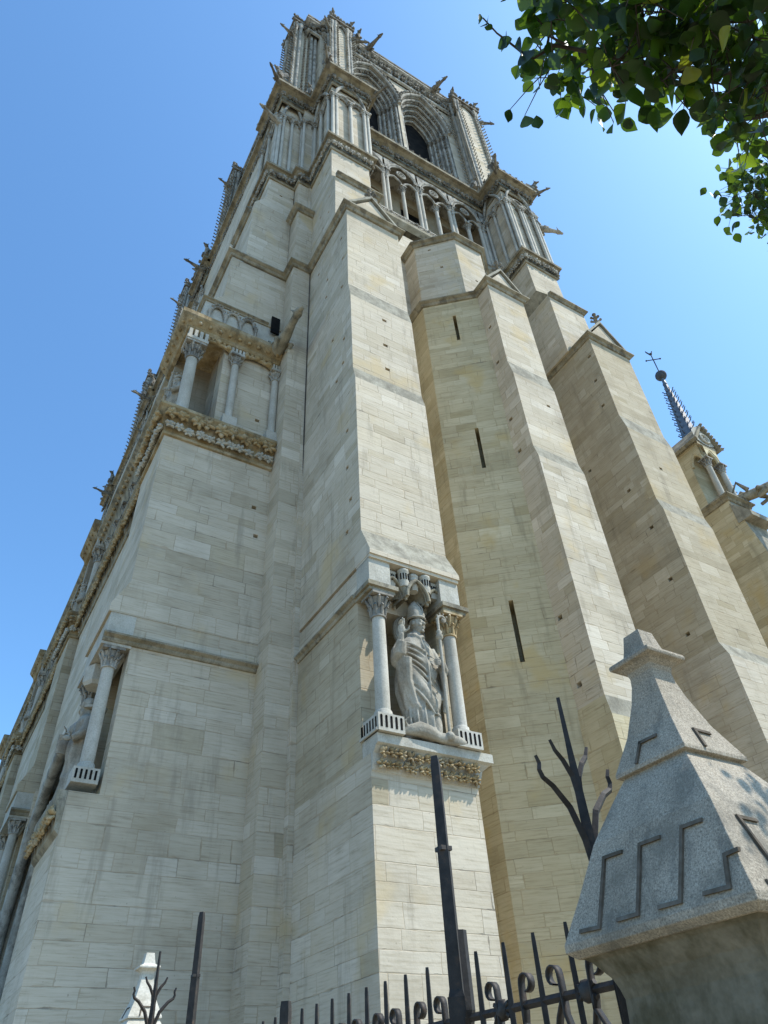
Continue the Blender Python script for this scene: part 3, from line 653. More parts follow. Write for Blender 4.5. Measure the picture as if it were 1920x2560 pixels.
b = MB(); b.loft([(GROUND, oct_lo), (30.8, oct_lo)], [(0, LS*.50, z0, .155, z1-z0, .7) for z0, z1 in ((27.7, 29.7), (19.3, 21.6), (10.8, 13.1))]); b.build('stair_turret', [M_ASHW, M_SLOPE], T)
ledge(T, [(13.08, 18), (13.08, 15.6), (15.13, 13.82), (15.13, 12.97), (17.37, 12.97), (17.37, 16.3)], 31.1)
oct_hi = [(13.28,15.85),(14.95,14.3),(16.75,14.3),(18.4,15.85),(18.4,18),(13.28,18)]
b = MB(); b.loft([(30.9, oct_hi), (37.3, oct_hi)], [(0, 1.25, 34.6, .15, .16, .2), (0, .75, 36.6, .15, .14, .2), (1, .9, 33.6, .16, .14, .2)]); b.build('stair_turret', [M_ASHF, M_SLOPE], T)
ledge(T, [(13.28, 18), (13.28, 15.85), (14.95, 14.3), (16.75, 14.3), (18.4, 15.85), (18.4, 17)], 37.5, .8)
b = MB(); b.lathe(15.85, 16.6, [(2.7, 37.5), (2.2, 38.1), (.3, 38.6)], 8, False, rot=math.pi/8); b.build('turret_roof', M_SLOPE, T)

# east corner buttress
es = [(3, u, z, .19, .16, .25) for u, z in ((4.55, 29.6), (4.4, 27.8), (4.3, 26.0), (4.0, 20.6), (4.35, 15.6), (4.2, 13.2), (4.25, 10.6), (4.4, 18.2), (2.4, 23.2))]+[(0, u, z, .19, .15, .2) for u, z in ((.75, 29.8), (1.9, 30.0), (1.8, 27.2), (1.2, 21.6))]
steps(21.75, 24.75, 18, 12.4, M_ASHE, es)
b = MB(); b.loft([(GROUND, rect(21.72, 24.9, 12.3, 18)), (11.8, rect(21.72, 24.85, 12.45, 18)), (12.4, rect(21.75, 24.75, 12.68, 18))], [(3, 4.3, 8.0, .19, .16, .25), (3, 4.2, 5.6, .19, .16, .25)]); b.build('buttress', [M_ASHF, M_SLOPE], T)
ledge(T, [(21.77, 16.3), (21.77, 12.97), (24.66, 12.97), (24.66, 18)], 31.1)
gable_cap(T, 21.85, 24.6, 12.98, 31.15, 1.85, 14.6)
b = MB(); b.loft([(31.0, rect(21.45, 24.3, 14.2, 18)), (36.3, rect(21.5, 24.2, 14.2, 18)), (36.5, rect(21.5, 24.2, 14.2, 18)), (37.2, rect(21.1, 23.6, 14.6, 18)), (40.4, rect(21.05, 23.5, 14.6, 18))], [(3, 2.6, 33.5, .17, .15, .2), (3, 2.9, 35.2, .17, .15, .2)]); b.build('buttress', [M_ASHF, M_SLOPE], T)
ledge(T, [(21.5, 14.21), (24.2, 14.21), (24.2, 16)], 36.6, .7)
# main wall between the buttresses
b = MB(); b.loft([(GROUND, rect(7.2, 24.2, 16.3, 34)), (40.6, rect(7.2, 23.4, 16.9, 34))]); b.build('tower_wall', [M_ASHF, M_SLOPE], T)

# cornice under the gallery storey
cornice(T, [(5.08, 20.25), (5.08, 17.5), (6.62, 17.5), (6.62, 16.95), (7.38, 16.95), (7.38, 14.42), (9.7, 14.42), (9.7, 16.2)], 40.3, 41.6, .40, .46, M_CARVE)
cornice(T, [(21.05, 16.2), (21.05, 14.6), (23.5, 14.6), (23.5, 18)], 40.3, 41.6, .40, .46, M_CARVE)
# gallery storey
for x0_, x1_, y0_ in ((6.75, 7.9, 17.1), (7.62, 10.02, 14.85), (21.4, 23.95, 14.95)):
    b = MB(); b.loft([(41.55, rect(x0_, x1_, y0_, 19)), (52.5, rect(x0_, x1_, y0_, 19))]); b.build('gallery_block', M_ASHF, T)
blind_arcade(T, (7.72, 14.83), (9.94, 14.83), 41.65, 49.3, 52.4, 2, .12, (0, 2))
blind_arcade(T, (7.60, 17.0), (7.60, 15.0), 41.65, 49.3, 52.2, 2, .11, (0,))
blind_arcade(T, (6.73, 17.08), (7.6, 17.08), 41.65, 49.3, 51.0, 1, .10)
blind_arcade(T, (21.48, 14.93), (23.88, 14.93), 41.65, 49.3, 52.4, 2, .12, (0, 1, 2))
blind_arcade(T, (21.38, 17.0), (21.38, 15.05), 41.65, 49.3, 52.2, 2, .11, (0,))
# open gallery between: floor, balustrade, columns, arches
YG = 17.0
b = MB(); b.box(9.9, 21.4, 16.75, 18.8, 41.5, 41.9); moulding(b, [(9.9, 16.78), (21.4, 16.78)], [(0,41.2),(.15,41.4),(.25,41.55),(.25,41.85),(0,41.92)]); fl = b.build('gallery_floor', M_LEDGE, T)
f = MB()
for k in range(38):
    x = 10.1+k*.30; f.tube([(x+.11*math.cos(a), 16.70, 42.2+.16*math.sin(a)) for a in [i*math.pi/4 for i in range(9)]], .05, 5)
    f.blob((x+.15, 16.66, 41.98+(k % 3)*.22), .11, 6, 4, jit=.3)
f.box(9.9, 21.4, 16.64, 16.78, 42.42, 42.54); f.build('balustrade', M_CARVE, T)
b = MB(); b.loft([(41.5, rect(9.4, 22, 18.6, 19.1)), (52.5, rect(9.4, 22, 18.6, 19.1))], [(0, 1.9+k*3.6, 42.4, 1.9, 7.2, .45) for k in range(3)]); b.build('gallery_back_wall', M_ASHE, T)
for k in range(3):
    b = MB(); b.box(11.35+k*3.6, 13.15+k*3.6, 18.98, 19.02, 42.45, 49.5); b.build('gallery_doorway', M_DARK, T)  # dark sheet painting the shade of the doorway
xs = [12.67, 14.0, 15.35, 16.69, 18.03, 19.37, 20.7]
for i, x in enumerate(xs):
    if i % 2 == 0:
        for q in (-.15, .15): column(T, x+q, YG, 41.9, 48.9, .135, caph=.68)
    else: column(T, x, YG, 41.9, 47.6, .14, caph=.68)
column(T, 11.32, YG, 41.9, 47.6, .14, caph=.68)
for q in (-.1, .16): column(T, 10.15+q, YG, 41.9, 48.9, .12, caph=.68)
ar = MB(); tx, ny = Vector((1,0)), Vector((0,-1))
edges = [10.0, 12.67, 15.35, 18.03, 20.7, 23.3]
for xa, xb in zip(edges[:-1], edges[1:]):
    xm = (xa+xb)/2; hw = (xb-xa)/2-.08; arch_rib(ar, (xm, YG-.05, 48.9), tx, ny, hw, 1.75, .13, .0, 10); arch_rib(ar, (xm, YG-.05, 48.9), tx, ny, hw-.19, 1.5, .07, .06, 10)
    for s in (-.5, .5): arch_rib(ar, (xm+s*hw*1.02, YG-.05, 47.7), tx, ny, hw*.5-.03, .95, .09, .0, 7)
    ar.tube([(xm+.34*math.cos(a), YG-.05, 49.45+.38*math.sin(a)) for a in [i*math.pi/7 for i in range(15)]], .07, 6)
    for k in range(3):
        g = math.pi/2+k*2.094; ar.tube([(xm+.14*math.cos(g)+.13*math.cos(a), YG-.05, 49.45+.15*math.sin(g)+.13*math.sin(a)) for a in [i*math.pi/4 for i in range(9)]], .035, 5)
    pr = pointed(xm, hw, 48.9, 1.8, 8)
    for (x, z), (x2, z2) in zip(pr[:-1], pr[1:]):
        ar.add([(x,YG-.04,z),(x2,YG-.04,z2),(x2,YG-.04,51.0),(x,YG-.04,51.0),(x,YG+.3,z),(x2,YG+.3,z2),(x2,YG+.3,51.0),(x,YG+.3,51.0)], [(0,1,2,3),(4,7,6,5),(0,4,5,1)])
ar.build('gallery_arches', M_CARVE, T)
b = MB(); b.box(9.4, 21.5, 17.05, 18.7, 50.9, 52.5); b.build('gallery_lintel', M_CARVE, T)
# big cornice above the gallery
big = [(5.2, 20.25), (5.2, 17.25), (7.6, 17.25), (7.6, 14.72), (10.06, 14.72), (10.06, 17.0), (21.4, 17.0), (21.4, 14.85), (23.98, 14.85), (23.98, 18.5)]
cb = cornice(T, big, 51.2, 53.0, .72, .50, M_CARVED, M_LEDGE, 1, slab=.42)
b = MB(); b.box(5.2, 23.9, 17.3, 34, 52.45, 52.95); b.box(7.65, 10.0, 14.8, 17.4, 52.45, 52.95); b.box(21.45, 23.9, 14.95, 17.4, 52.45, 52.95); b.build('terrace', M_SLOPE, T)
f = MB()
for p, t, n in walk(offset_path(big, .64), .55): f.blob((p.x, p.y, 53.06), (.12,.12,.10), 5, 4, jit=.3)
f.build('cornice_cresting', M_CARVED, cb)
for p, d in (((7.0, 14.2, 52.6), (-.7, -1)), ((10.5, 14.4, 52.6), (.6, -1)), ((4.6, 16.7, 52.6), (-1, -.8)), ((24.5, 14.3, 52.6), (.8, -1)), ((20.8, 14.3, 52.6), (-.8, -1))): gargoyle(T, p, d, 1.05, m=M_CARVED)
for p, d in (((6.98, 14.1, 53.0), (-.5, -1)), ((4.6, 16.6, 53.0), (-1, -.5)), ((6.9, 16.6, 53.0), (-1, -1)), ((20.8, 14.25, 53.0), (-.5, -1)), ((24.5, 14.25, 53.0), (.6, -1)), ((20.4, 16.3, 53.0), (0, -1))): grotesque(T, p, d, 1.3)
gargoyle(T, (24.2, 14.9, 48.2), (1, -.25), 1.8, m=M_CARVE); gargoyle(T, (5.1, 17.3, 47.8), (-1, -.3), 1.3, m=M_CARVE)
grotesque(T, (24.0, 15.0, 49.2), (1, -.2), 1.4, M_CARVE)
gargoyle(T, (6.22, 17.1, 24.75), (.03, -1), 2.0, m=M_SLOPE)
b = MB(); b.box(5.94, 6.33, 17.36, 17.43, 26.2, 27.35); b.build('drain_opening', M_DARK, T)  # dark box painted as the shaded drain mouth
b = MB(); b.tube([(7.32, 16.6, GROUND), (7.33, 16.58, 30.9)], .018, 6); b.build('lightning_conductor', M_IRON, T)

# belfry
def pierS(x0, x1, y0):
    b = MB(); b.loft([(52.9, rect(x0, x1, y0, 18.3)), (73.5, rect(x0+.05, x1-.05, y0+.06, 18.3))]); b.build('belfry_pier', M_ASHF, T)
    for x, y in ((x0+.02, y0+.02), (x0-.02, y0+.5), (x0+.3, y0-.03), (x1-.02, y0+.02), (x1-.32, y0-.03), (x1+.02, y0+.5), (x0-.02, y0+1.0), (x1+.02, y0+1.0)):
        sh = MB(); sh.lathe(x, y, [(.21, 53.0), (.16, 53.6), (.14, 71.9), (.24, 72.8), (.24, 73.2)], 8); sh.build('pier_shaft', M_CARVE, T)
    for x, y, o in ((x0-.1, y0-.1, (-1,-1,0)), (x0+.48, y0-.05, (0,-1,0)), (x1-.5, y0-.05, (0,-1,0)), (x1+.1, y0-.1, (1,-1,0)), (x0-.05, y0+.75, (-1,0,0)), (x1+.05, y0+.75, (1,0,0))): hk = MB(); hooks(hk, (x,y,54), (x,y+.05,72.8), o, .24, .62); hk.build('crocket_row', M_CARVE, T)
    ar = MB(); xm = (x0+x1)/2
    arch_rib(ar, (xm, y0, 72.2), tx, ny, (x1-x0)/2-.45, 1.1, .12, .05); arch_rib(ar, (x0, y0+.75, 72.2), Vector((0,-1)), Vector((-1,0)), .5, .9, .1, .05)
    ar.box(x0-.3, x1+.3, y0-.3, 18.0, 73.4, 73.85)
    for k in range(8): ar.blob((x0-.2+k*(x1-x0+.4)/7, y0-.3, 73.95), .17, 6, 4, jit=.3)
    for k in range(5): ar.blob((x0-.3, y0+k*.35, 73.95), .17, 6, 4, jit=.3)
    finial(ar, (x0-.1, y0-.1, 73.8), 1.1); finial(ar, (x1+.1, y0-.1, 73.8), 1.0)
    ar.build('pier_gablet', M_CARVED, T)
    gargoyle(T, (x0, y0+.1, 70.2), (-1, -.8), 1.2, m=M_CARVED); gargoyle(T, (x1, y0+.1, 71.4), (1, -.45), 1.5, m=M_CARVED)
    grotesque(T, (x0+.15, y0, 73.9), (-.6, -1), 1.5); grotesque(T, (x1-.1, y0, 73.9), (.6, -1), 1.5)
pierS(8.55, 10.35, 16.65); pierS(21.45, 24.0, 16.65)
def belfry_side(frame, W, cx, pillars):
    """pierced wall: frame(u, d, z) -> world; two deep pointed openings with recessed orders"""
    z0, z1 = 52.95, 73.0; hw, zs, rise = 2.45, 66.2, 4.9
    wall = MB(); rolls = MB(); caps = MB(); vous = MB(); cells = [0]+[(cx[0]+cx[1])/2]+[W]
    def ring(mb, a, da, c, dc):
        A = [frame(u, da, z) for u, z in a]; B = [frame(u, dc, z) for u, z in c]; n = len(A); mb.add(A+B, [(i, i+1, n+i+1, n+i) for i in range(n-1)])
    def prof(c, h, dz=0.0):
        r = rise*h/hw; return [(c-h, z0)]+pointed(c, h, zs, r, 18)+[(c+h, z0)]
    for k, c in enumerate(cx):
        u0, u1 = cells[k], cells[k+1]; P = prof(c, hw)
        wall.add([frame(u0,0,z0), frame(c-hw,0,z0), frame(c-hw,0,z1), frame(u0,0,z1)], [(0,1,2,3)])
        wall.add([frame(c+hw,0,z0), frame(u1,0,z0), frame(u1,0,z1), frame(c+hw,0,z1)], [(0,1,2,3)])
        arc = pointed(c, hw, zs, rise, 18)
        for (x, z), (x2, z2) in zip(arc[:-1], arc[1:]): wall.add([frame(x,0,z), frame(x2,0,z2), frame(x2,0,z1), frame(x,0,z1)], [(0,1,2,3)])
        h, d = hw, 0.0
        for j in range(5):
            h2, d2 = h-.21, d+.32
            ring(vous, prof(c, h), d, prof(c, h), d2); ring(vous, prof(c, h), d2, prof(c, h2), d2)
            for s in (-1, 1):
                p = frame(c+s*(h-.13), d2-.13, 0); rolls.lathe(p[0], p[1], [(.16, z0), (.13, z0+.5), (.115, zs-.7)], 8)
                caps.lathe(p[0], p[1], [(.13, zs-.75), (.12, zs-.6), (.22, zs-.15), (.24, zs-.12), (.24, zs)], 8)
                for a in range(4): caps.blob((p[0]+.17*math.cos(a*1.57+.4), p[1]+.17*math.sin(a*1.57+.4), zs-.35), (.09,.09,.14), 5, 4)
            rolls.tube([frame(u, d2-.13, z) for u, z in pointed(c, h-.13, zs, rise*(h-.13)/hw, 18)], .12, 6)
            if j in (1, 3):
                q = pointed(c, h-.02, zs, rise*h/hw, 14)
                for (x, z), (x2, z2) in zip(q[:-1], q[1:]): caps.blob(frame((x+x2)/2, d+.05, (z+z2)/2), .15, 6, 4, jit=.25)
                for s in (-1, 1):
                    for i in range(20): caps.blob(frame(c+s*(h-.0), d+.05, z0+1+i*.66), .13, 5, 4, jit=.25)
            h, d = h2, d2
        ring(vous, prof(c, h), d, prof(c, h), d+.12)
        # outer label with crockets
        rolls.tube([frame(u, -.1, z) for u, z in pointed(c, hw+.12, zs, rise*1.06, 20)], .16, 6)
        q = pointed(c, hw+.2, zs, rise*1.1, 12)
        for (x, z), (x2, z2) in zip(q[:-1], q[1:]): caps.blob(frame((x+x2)/2, -.18, (z+z2)/2+.15), .2, 6, 4, jit=.3)
        lv = MB()
        lv.box(*(sorted((frame(c-h-.3, 0, 0)[0], frame(c+h+.3, 0, 0)[0])) if abs(frame(1,0,0)[0]-frame(0,0,0)[0]) > .5 else sorted((frame(0,d+.11,0)[0], frame(0,d+.4,0)[0]))),
               *(sorted((frame(0,d+.11,0)[1], frame(0,d+.4,0)[1])) if abs(frame(1,0,0)[0]-frame(0,0,0)[0]) > .5 else sorted((frame(c-h-.3, 0, 0)[1], frame(c+h+.3, 0, 0)[1]))), z0, z1-.5)
        lv.build('void_panel', M_DARK, T)  # flat dark panel in place of the shaded belfry void
    w = wall.build('belfry_wall', M_ASHF, T)
    a = vous.build('belfry_arch', M_CARVE, T); rolls.build('arch_mouldings', M_CARVE, a); caps.build('arch_carving', M_CARVED, a)
belfry_side(lambda u, d, z: (10.35+u, 17.62+d, z), 11.1, (2.55, 7.72), None)
belfry_side(lambda u, d, z: (7.2+d, 32.0-u, z), 11.0, (2.7, 8.2), None)
b = MB(); b.box(8.0, 8.7, 17.75, 18.3, 53.0, 73.0); b.build('belfry_pier', M_ASHF, T)
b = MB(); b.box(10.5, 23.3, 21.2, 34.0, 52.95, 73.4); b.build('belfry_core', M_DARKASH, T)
# crowning frieze and balustrade
crown = [(7.0, 34.2), (7.0, 17.9), (8.3, 17.9), (8.3, 17.5), (22.5, 17.5), (22.5, 34)]
b = MB(); moulding(b, crown, [(0,71.4),(.15,71.5),(.2,71.7),(.05,71.85),(.05,73.5),(.3,73.7),(.42,73.8),(.42,74.05),(.2,74.15),(.2,74.4),(-.2,74.4),(-.3,74.1)]); cr = b.build('crown_frieze', M_CARVE, T)
f = MB(); foliage(f, crown, .16, 72.65, .8, .82, 2, .75, .3); f.build('leaf_frieze', M_CARVED, cr)
b = MB()
for p, t, n in walk(offset_path(crown, .18), .85):
    c = Vector((p.x, p.y)); 
    b.tube([Vector((c.x+t.x*.26*math.cos(a), c.y+t.y*.26*math.cos(a), 74.75+.3*math.sin(a))) for a in [i*math.pi/4 for i in range(9)]], .07, 5)
moulding(b, offset_path(crown, .1), [(0,75.1),(.16,75.13),(.16,75.4),(0,75.45)]); b.build('crown_balustrade', M_CARVED, T)
for x in (11.5, 21.6-1.4): grotesque(T, (x, 17.25, 75.3), (.1, -1), 1.6)
gargoyle(T, (12.4, 17.2, 73.9), (.35, -1), 1.7, m=M_CARVED); gargoyle(T, (19.4, 17.2, 73.9), (.35, -1), 1.7, m=M_CARVED)
b = MB(); b.lathe(9.2, 20.2, [(1.9, 70), (1.9, 77.4), (2.1, 77.6), (2.1, 78.0), (1.7, 78.1)], 8, False, rot=math.pi/8)
for k in range(16): b.blob((9.2+2.1*math.cos(k*math.pi/8), 20.2+2.1*math.sin(k*math.pi/8), 78.1), .2, 6, 4, jit=.3)
b.build('stair_parapet', M_CARVE, T)
b = MB(); b.box(7.0, 22.4, 17.7, 34, 73.3, 73.9); b.build('tower_roof', M_SLATE, T)

# ================================================================== rest of the west front, receding to the north
F = thing('west_front', 'sooty west front of the church receding steeply along the left edge', 'church', (4, 40, GROUND))
BY = [32.0, 46.8, 61.3]
for y in BY: west_buttress(F, y, M_ASHE)
spans = [(20.25, 32.0), (34.75, 46.8), (49.55, 61.3)]
for n_, (ya, yb) in enumerate(spans):
    b = MB(); b.box(4.4, 6.6, ya-.05, yb+.05, 11.0, 19.2); b.box(5.0, 6.6, ya-.05, yb+.05, 19.2, 24.2); b.box(3.6, 6.6, ya-.05, yb+.05, 24.4, 25.6); b.box(5.3, 7.6, ya-.05, yb+.05, 25.6, 52.5)
    b.build('front_wall', M_ASH, F)
    # deep portal: stepped jambs carrying pointed orders
    ym = (ya+yb)/2; pm = MB()
    for j in range(6):
        hw = (yb-ya)/2-.35-j*.42; x = 3.0+j*.45
        pr = [(ym-hw, GROUND)]+[(u, z) for u, z in pointed(ym, hw, 5.2, hw*1.05, 9)]+[(ym+hw, GROUND)]
        pm.tube([(x, u, z) for u, z in pr], .2, 7)
        ou = [(ym-hw-.42, GROUND)]+[(u, z) for u, z in pointed(ym, hw+.42, 5.2, (hw+.42)*1.05, 9)]+[(ym+hw+.42, GROUND)]
        pm.add([(x+.1,u,z) for u, z in pr]+[(x+.1,u,z) for u, z in ou], [(i, i+1, len(pr)+i+1, len(pr)+i) for i in range(len(pr)-1)])
    pm.build('portal', M_CARVE, F)
    b = MB(); b.box(2.9, 4.5, ya-.05, ya+.3, GROUND, 11.0); b.box(2.9, 4.5, yb-.3, yb+.05, GROUND, 11.0); b.box(5.6, 6.0, ya, yb, GROUND, 11.2)
    arc = pointed(ym, (yb-ya)/2-.3, 5.2, ((yb-ya)/2-.3)*1.05, 9)
    for (u, z), (u2, z2) in zip(arc[:-1], arc[1:]): b.add([(3.0,u,z),(3.0,u2,z2),(3.0,u2,18.3),(3.0,u,18.3)], [(3,2,1,0)])
    b.build('portal_wall', M_ASH, F)
    f = MB(); hooks(f, (2.85, ya+.25, GROUND+1), (2.85, ya+.25, 9.5), (-1, -.2, 0), .32, .62); f.build('jamb_foliage', M_OCHRE, F)
    pth = [(3.02, yb), (3.02, ya)]
    b = MB(); moulding(b, pth, [(0,18.1),(.08,18.12),(.10,18.2),(.05,18.28),(.16,18.75),(.34,19.1),(.42,19.18),(.42,19.30),(-1.5,19.36)]); kc = b.build('gallery_floor_cornice', M_LEDGE, F)
    f = MB(); foliage(f, pth, .22, 18.75, .5, .6, 1); f.build('leaf_frieze', M_OCHRE, kc)
    pth = [(3.1, yb), (3.1, ya)]
    b = MB(); moulding(b, pth, [(0,23.2),(.14,23.6),(.2,23.8),(.40,24.0),(.55,24.12),(.55,24.42),(.5,24.5),(-1.5,24.55)]); kc = b.build('gallery_cornice', M_LEDGE, F)
    f = MB()
    for p, t, n in walk(offset_path(pth, .34), .45): f.blob((p.x, p.y, 23.9), (.10,.12,.10), 6, 4, jit=.2)
    f.build('leaf_frieze', M_OCHRE, kc)
    k = round((yb-ya)/1.5)
    for j in range(1, k): column(F, 3.2, ya+(yb-ya)*j/k, 19.32, 23.1, .17, caph=.55, n=9)
    ledge(F, [(5.3, yb), (5.3, ya)], 31.1); cornice(F, [(5.3, yb), (5.3, ya)], 40.3, 41.6, .4, .5, M_CARVE)
    cornice(F, [(5.6, yb), (5.6, ya)], 51.2, 53.0, .72, .6, M_CARVED, slab=.42)
    b = MB(); b.box(3.2, 3.4, ya, yb, 25.0, 25.7); 
    for j in range(int((yb-ya)/.8)): b.lathe(3.3, ya+.4+j*.8, [(.07, 24.4), (.06, 25.0)], 6)
    b.build('parapet', M_CARVE, F)
for y in BY:
    cornice(F, [(5.08, y+2.75), (5.08, y), (7.0, y)], 40.3, 41.6, .40, .46, M_CARVE)
    cb = cornice(F, [(5.25, y+2.75), (5.25, y-.35), (7.6, y-.35)], 51.2, 53.0, .72, .50, M_CARVED, M_LEDGE, 1, slab=.42)
    gargoyle(F, (4.6, y-.4, 51.8), (-1, -.1), 1.25, m=M_CARVED); gargoyle(F, (5.2, y+.1, 47.8), (-1, -.3), .9, m=M_CARVED)
    grotesque(F, (4.8, y-.9, 53.0), (-1, -.7), 1.5); grotesque(F, (4.7, y+1.2, 53.0), (-1, 0), 1.2)
    f = MB()
    for i in range(6): f.blob((4.5, y-.8+i*.6, 53.1), .16, 5, 4, jit=.3)
    f.build('cornice_cresting', M_CARVED, cb)
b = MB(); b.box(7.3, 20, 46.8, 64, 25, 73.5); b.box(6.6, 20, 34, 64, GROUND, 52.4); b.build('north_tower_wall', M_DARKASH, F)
b = MB(); moulding(b, [(7.0, 64), (7.0, 46.5), (20, 46.5)], [(0,71.4),(.2,71.7),(.05,73.5),(.42,73.8),(.42,74.05),(.2,75.2),(-.3,74.9)]); b.build('crown_frieze', M_CARVED, F)

# ================================================================== statues
def remesh(o, size, smooth=2):
    m = o.modifiers.new('voxels', 'REMESH'); m.mode = 'VOXEL'; m.voxel_size = size; m.use_smooth_shade = True
    if smooth:
        q = o.modifiers.new('soften', 'SMOOTH'); q.factor = .4; q.iterations = smooth
    return o
def robe(b, secs, fold, n=64):
    """draped body: elliptical sections (z, rx, ry, cx, cy), fold(angle, z) -> relief in metres; front is -y"""
    vs = []; fs = []; Z = []
    for (a, c) in zip(secs[:-1], secs[1:]):
        k = max(2, int((c[0]-a[0])/.05))
        for i in range(k): Z.append([a[j]+(c[j]-a[j])*i/k for j in range(5)])
    Z.append(list(secs[-1]))
    for z, rx, ry, cx, cy in Z:
        for j in range(n):
            t = 2*math.pi*j/n; d = fold(t, z); vs.append((cx+(rx+d)*math.cos(t), cy+(ry+d)*math.sin(t), z))
    for i in range(len(Z)-1):
        for j in range(n): fs.append((i*n+j, i*n+(j+1)%n, (i+1)*n+(j+1)%n, (i+1)*n+j))
    fs.append(tuple(range(n-1,-1,-1))); m = (len(Z)-1)*n; fs.append(tuple(range(m, m+n))); b.add(vs, fs, 0, True)
def head_mesh(b, c, r, yaw=0.0, beard=False):
    Mx = Matrix.Rotation(yaw, 3, 'Z'); c = Vector(c); P = lambda x, y, z: c+Mx @ Vector((x*r, y*r, z*r))
    b.blob(c+Vector((0,0,.12*r)), (.80*r, .92*r, .95*r), 14, 10, Mx); b.blob(P(0,-.18,-.52), (.58*r, .66*r, .62*r), 12, 8, Mx)
    b.tube([P(0,-.86,.18), P(0,-1.10,-.22)], [.10*r, .17*r], 6); b.blob(P(0,-1.04,-.24), (.17*r,.14*r,.11*r), 6, 5, Mx)
    for s in (-1, 1):
        b.blob(P(s*.33,-.80,.22), (.26*r,.15*r,.09*r), 7, 5, Mx); b.blob(P(s*.32,-.84,.04), (.14*r,.09*r,.08*r), 7, 5, Mx)
        b.blob(P(s*.36,-.72,-.30), (.22*r,.2*r,.22*r), 7, 5, Mx); b.blob(P(s*.84,.0,-.06), (.12*r,.2*r,.3*r), 6, 5, Mx)
    b.blob(P(0,-.90,-.56), (.25*r,.12*r,.055*r), 7, 5, Mx); b.blob(P(0,-.87,-.68), (.22*r,.12*r,.07*r), 7, 5, Mx); b.blob(P(0,-.76,-.95), (.26*r,.22*r,.17*r), 7, 5, Mx)
    b.tube([P(0,.1,-.6), P(0,.15,-1.5)], [.52*r, .58*r], 10)
    if beard: b.blob(P(0,-.62,-1.15), (.48*r,.34*r,.62*r), 8, 6, Mx, jit=.1)
def hand(b, wrist, d, side, palm, s, curls):
    """palm plus five separate bent fingers; d along the fingers, side across, palm = palm normal"""
    w = Vector(wrist); d = Vector(d).normalized(); side = (Vector(side)-Vector(side).dot(d)*d).normalized(); pn = Vector(palm).normalized()
    Mx = Matrix((side, pn, d)).transposed(); b.blob(w+d*.055*s, (.046*s, .020*s, .062*s), 9, 6, Mx)
    for i, (L, cu) in enumerate(zip((.078, .088, .082, .064), curls)):
        base = w+d*.105*s+side*(.034-.0225*i)*s; a = d.copy(); p = base; pts = [p]
        for k in range(3):
            a = (a+pn*cu*.55).normalized(); p = p+a*L*s*(.42, .33, .25)[k]; pts.append(p)
        b.tube(pts, [.0105*s, .010*s, .009*s, .0075*s], 7)
    p0 = w+d*.03*s+side*.040*s; b.tube([p0, p0+side*.035*s+d*.025*s+pn*.012*s, p0+side*.040*s+d*.060*s+pn*.025*s], [.014*s, .012*s, .009*s], 7)

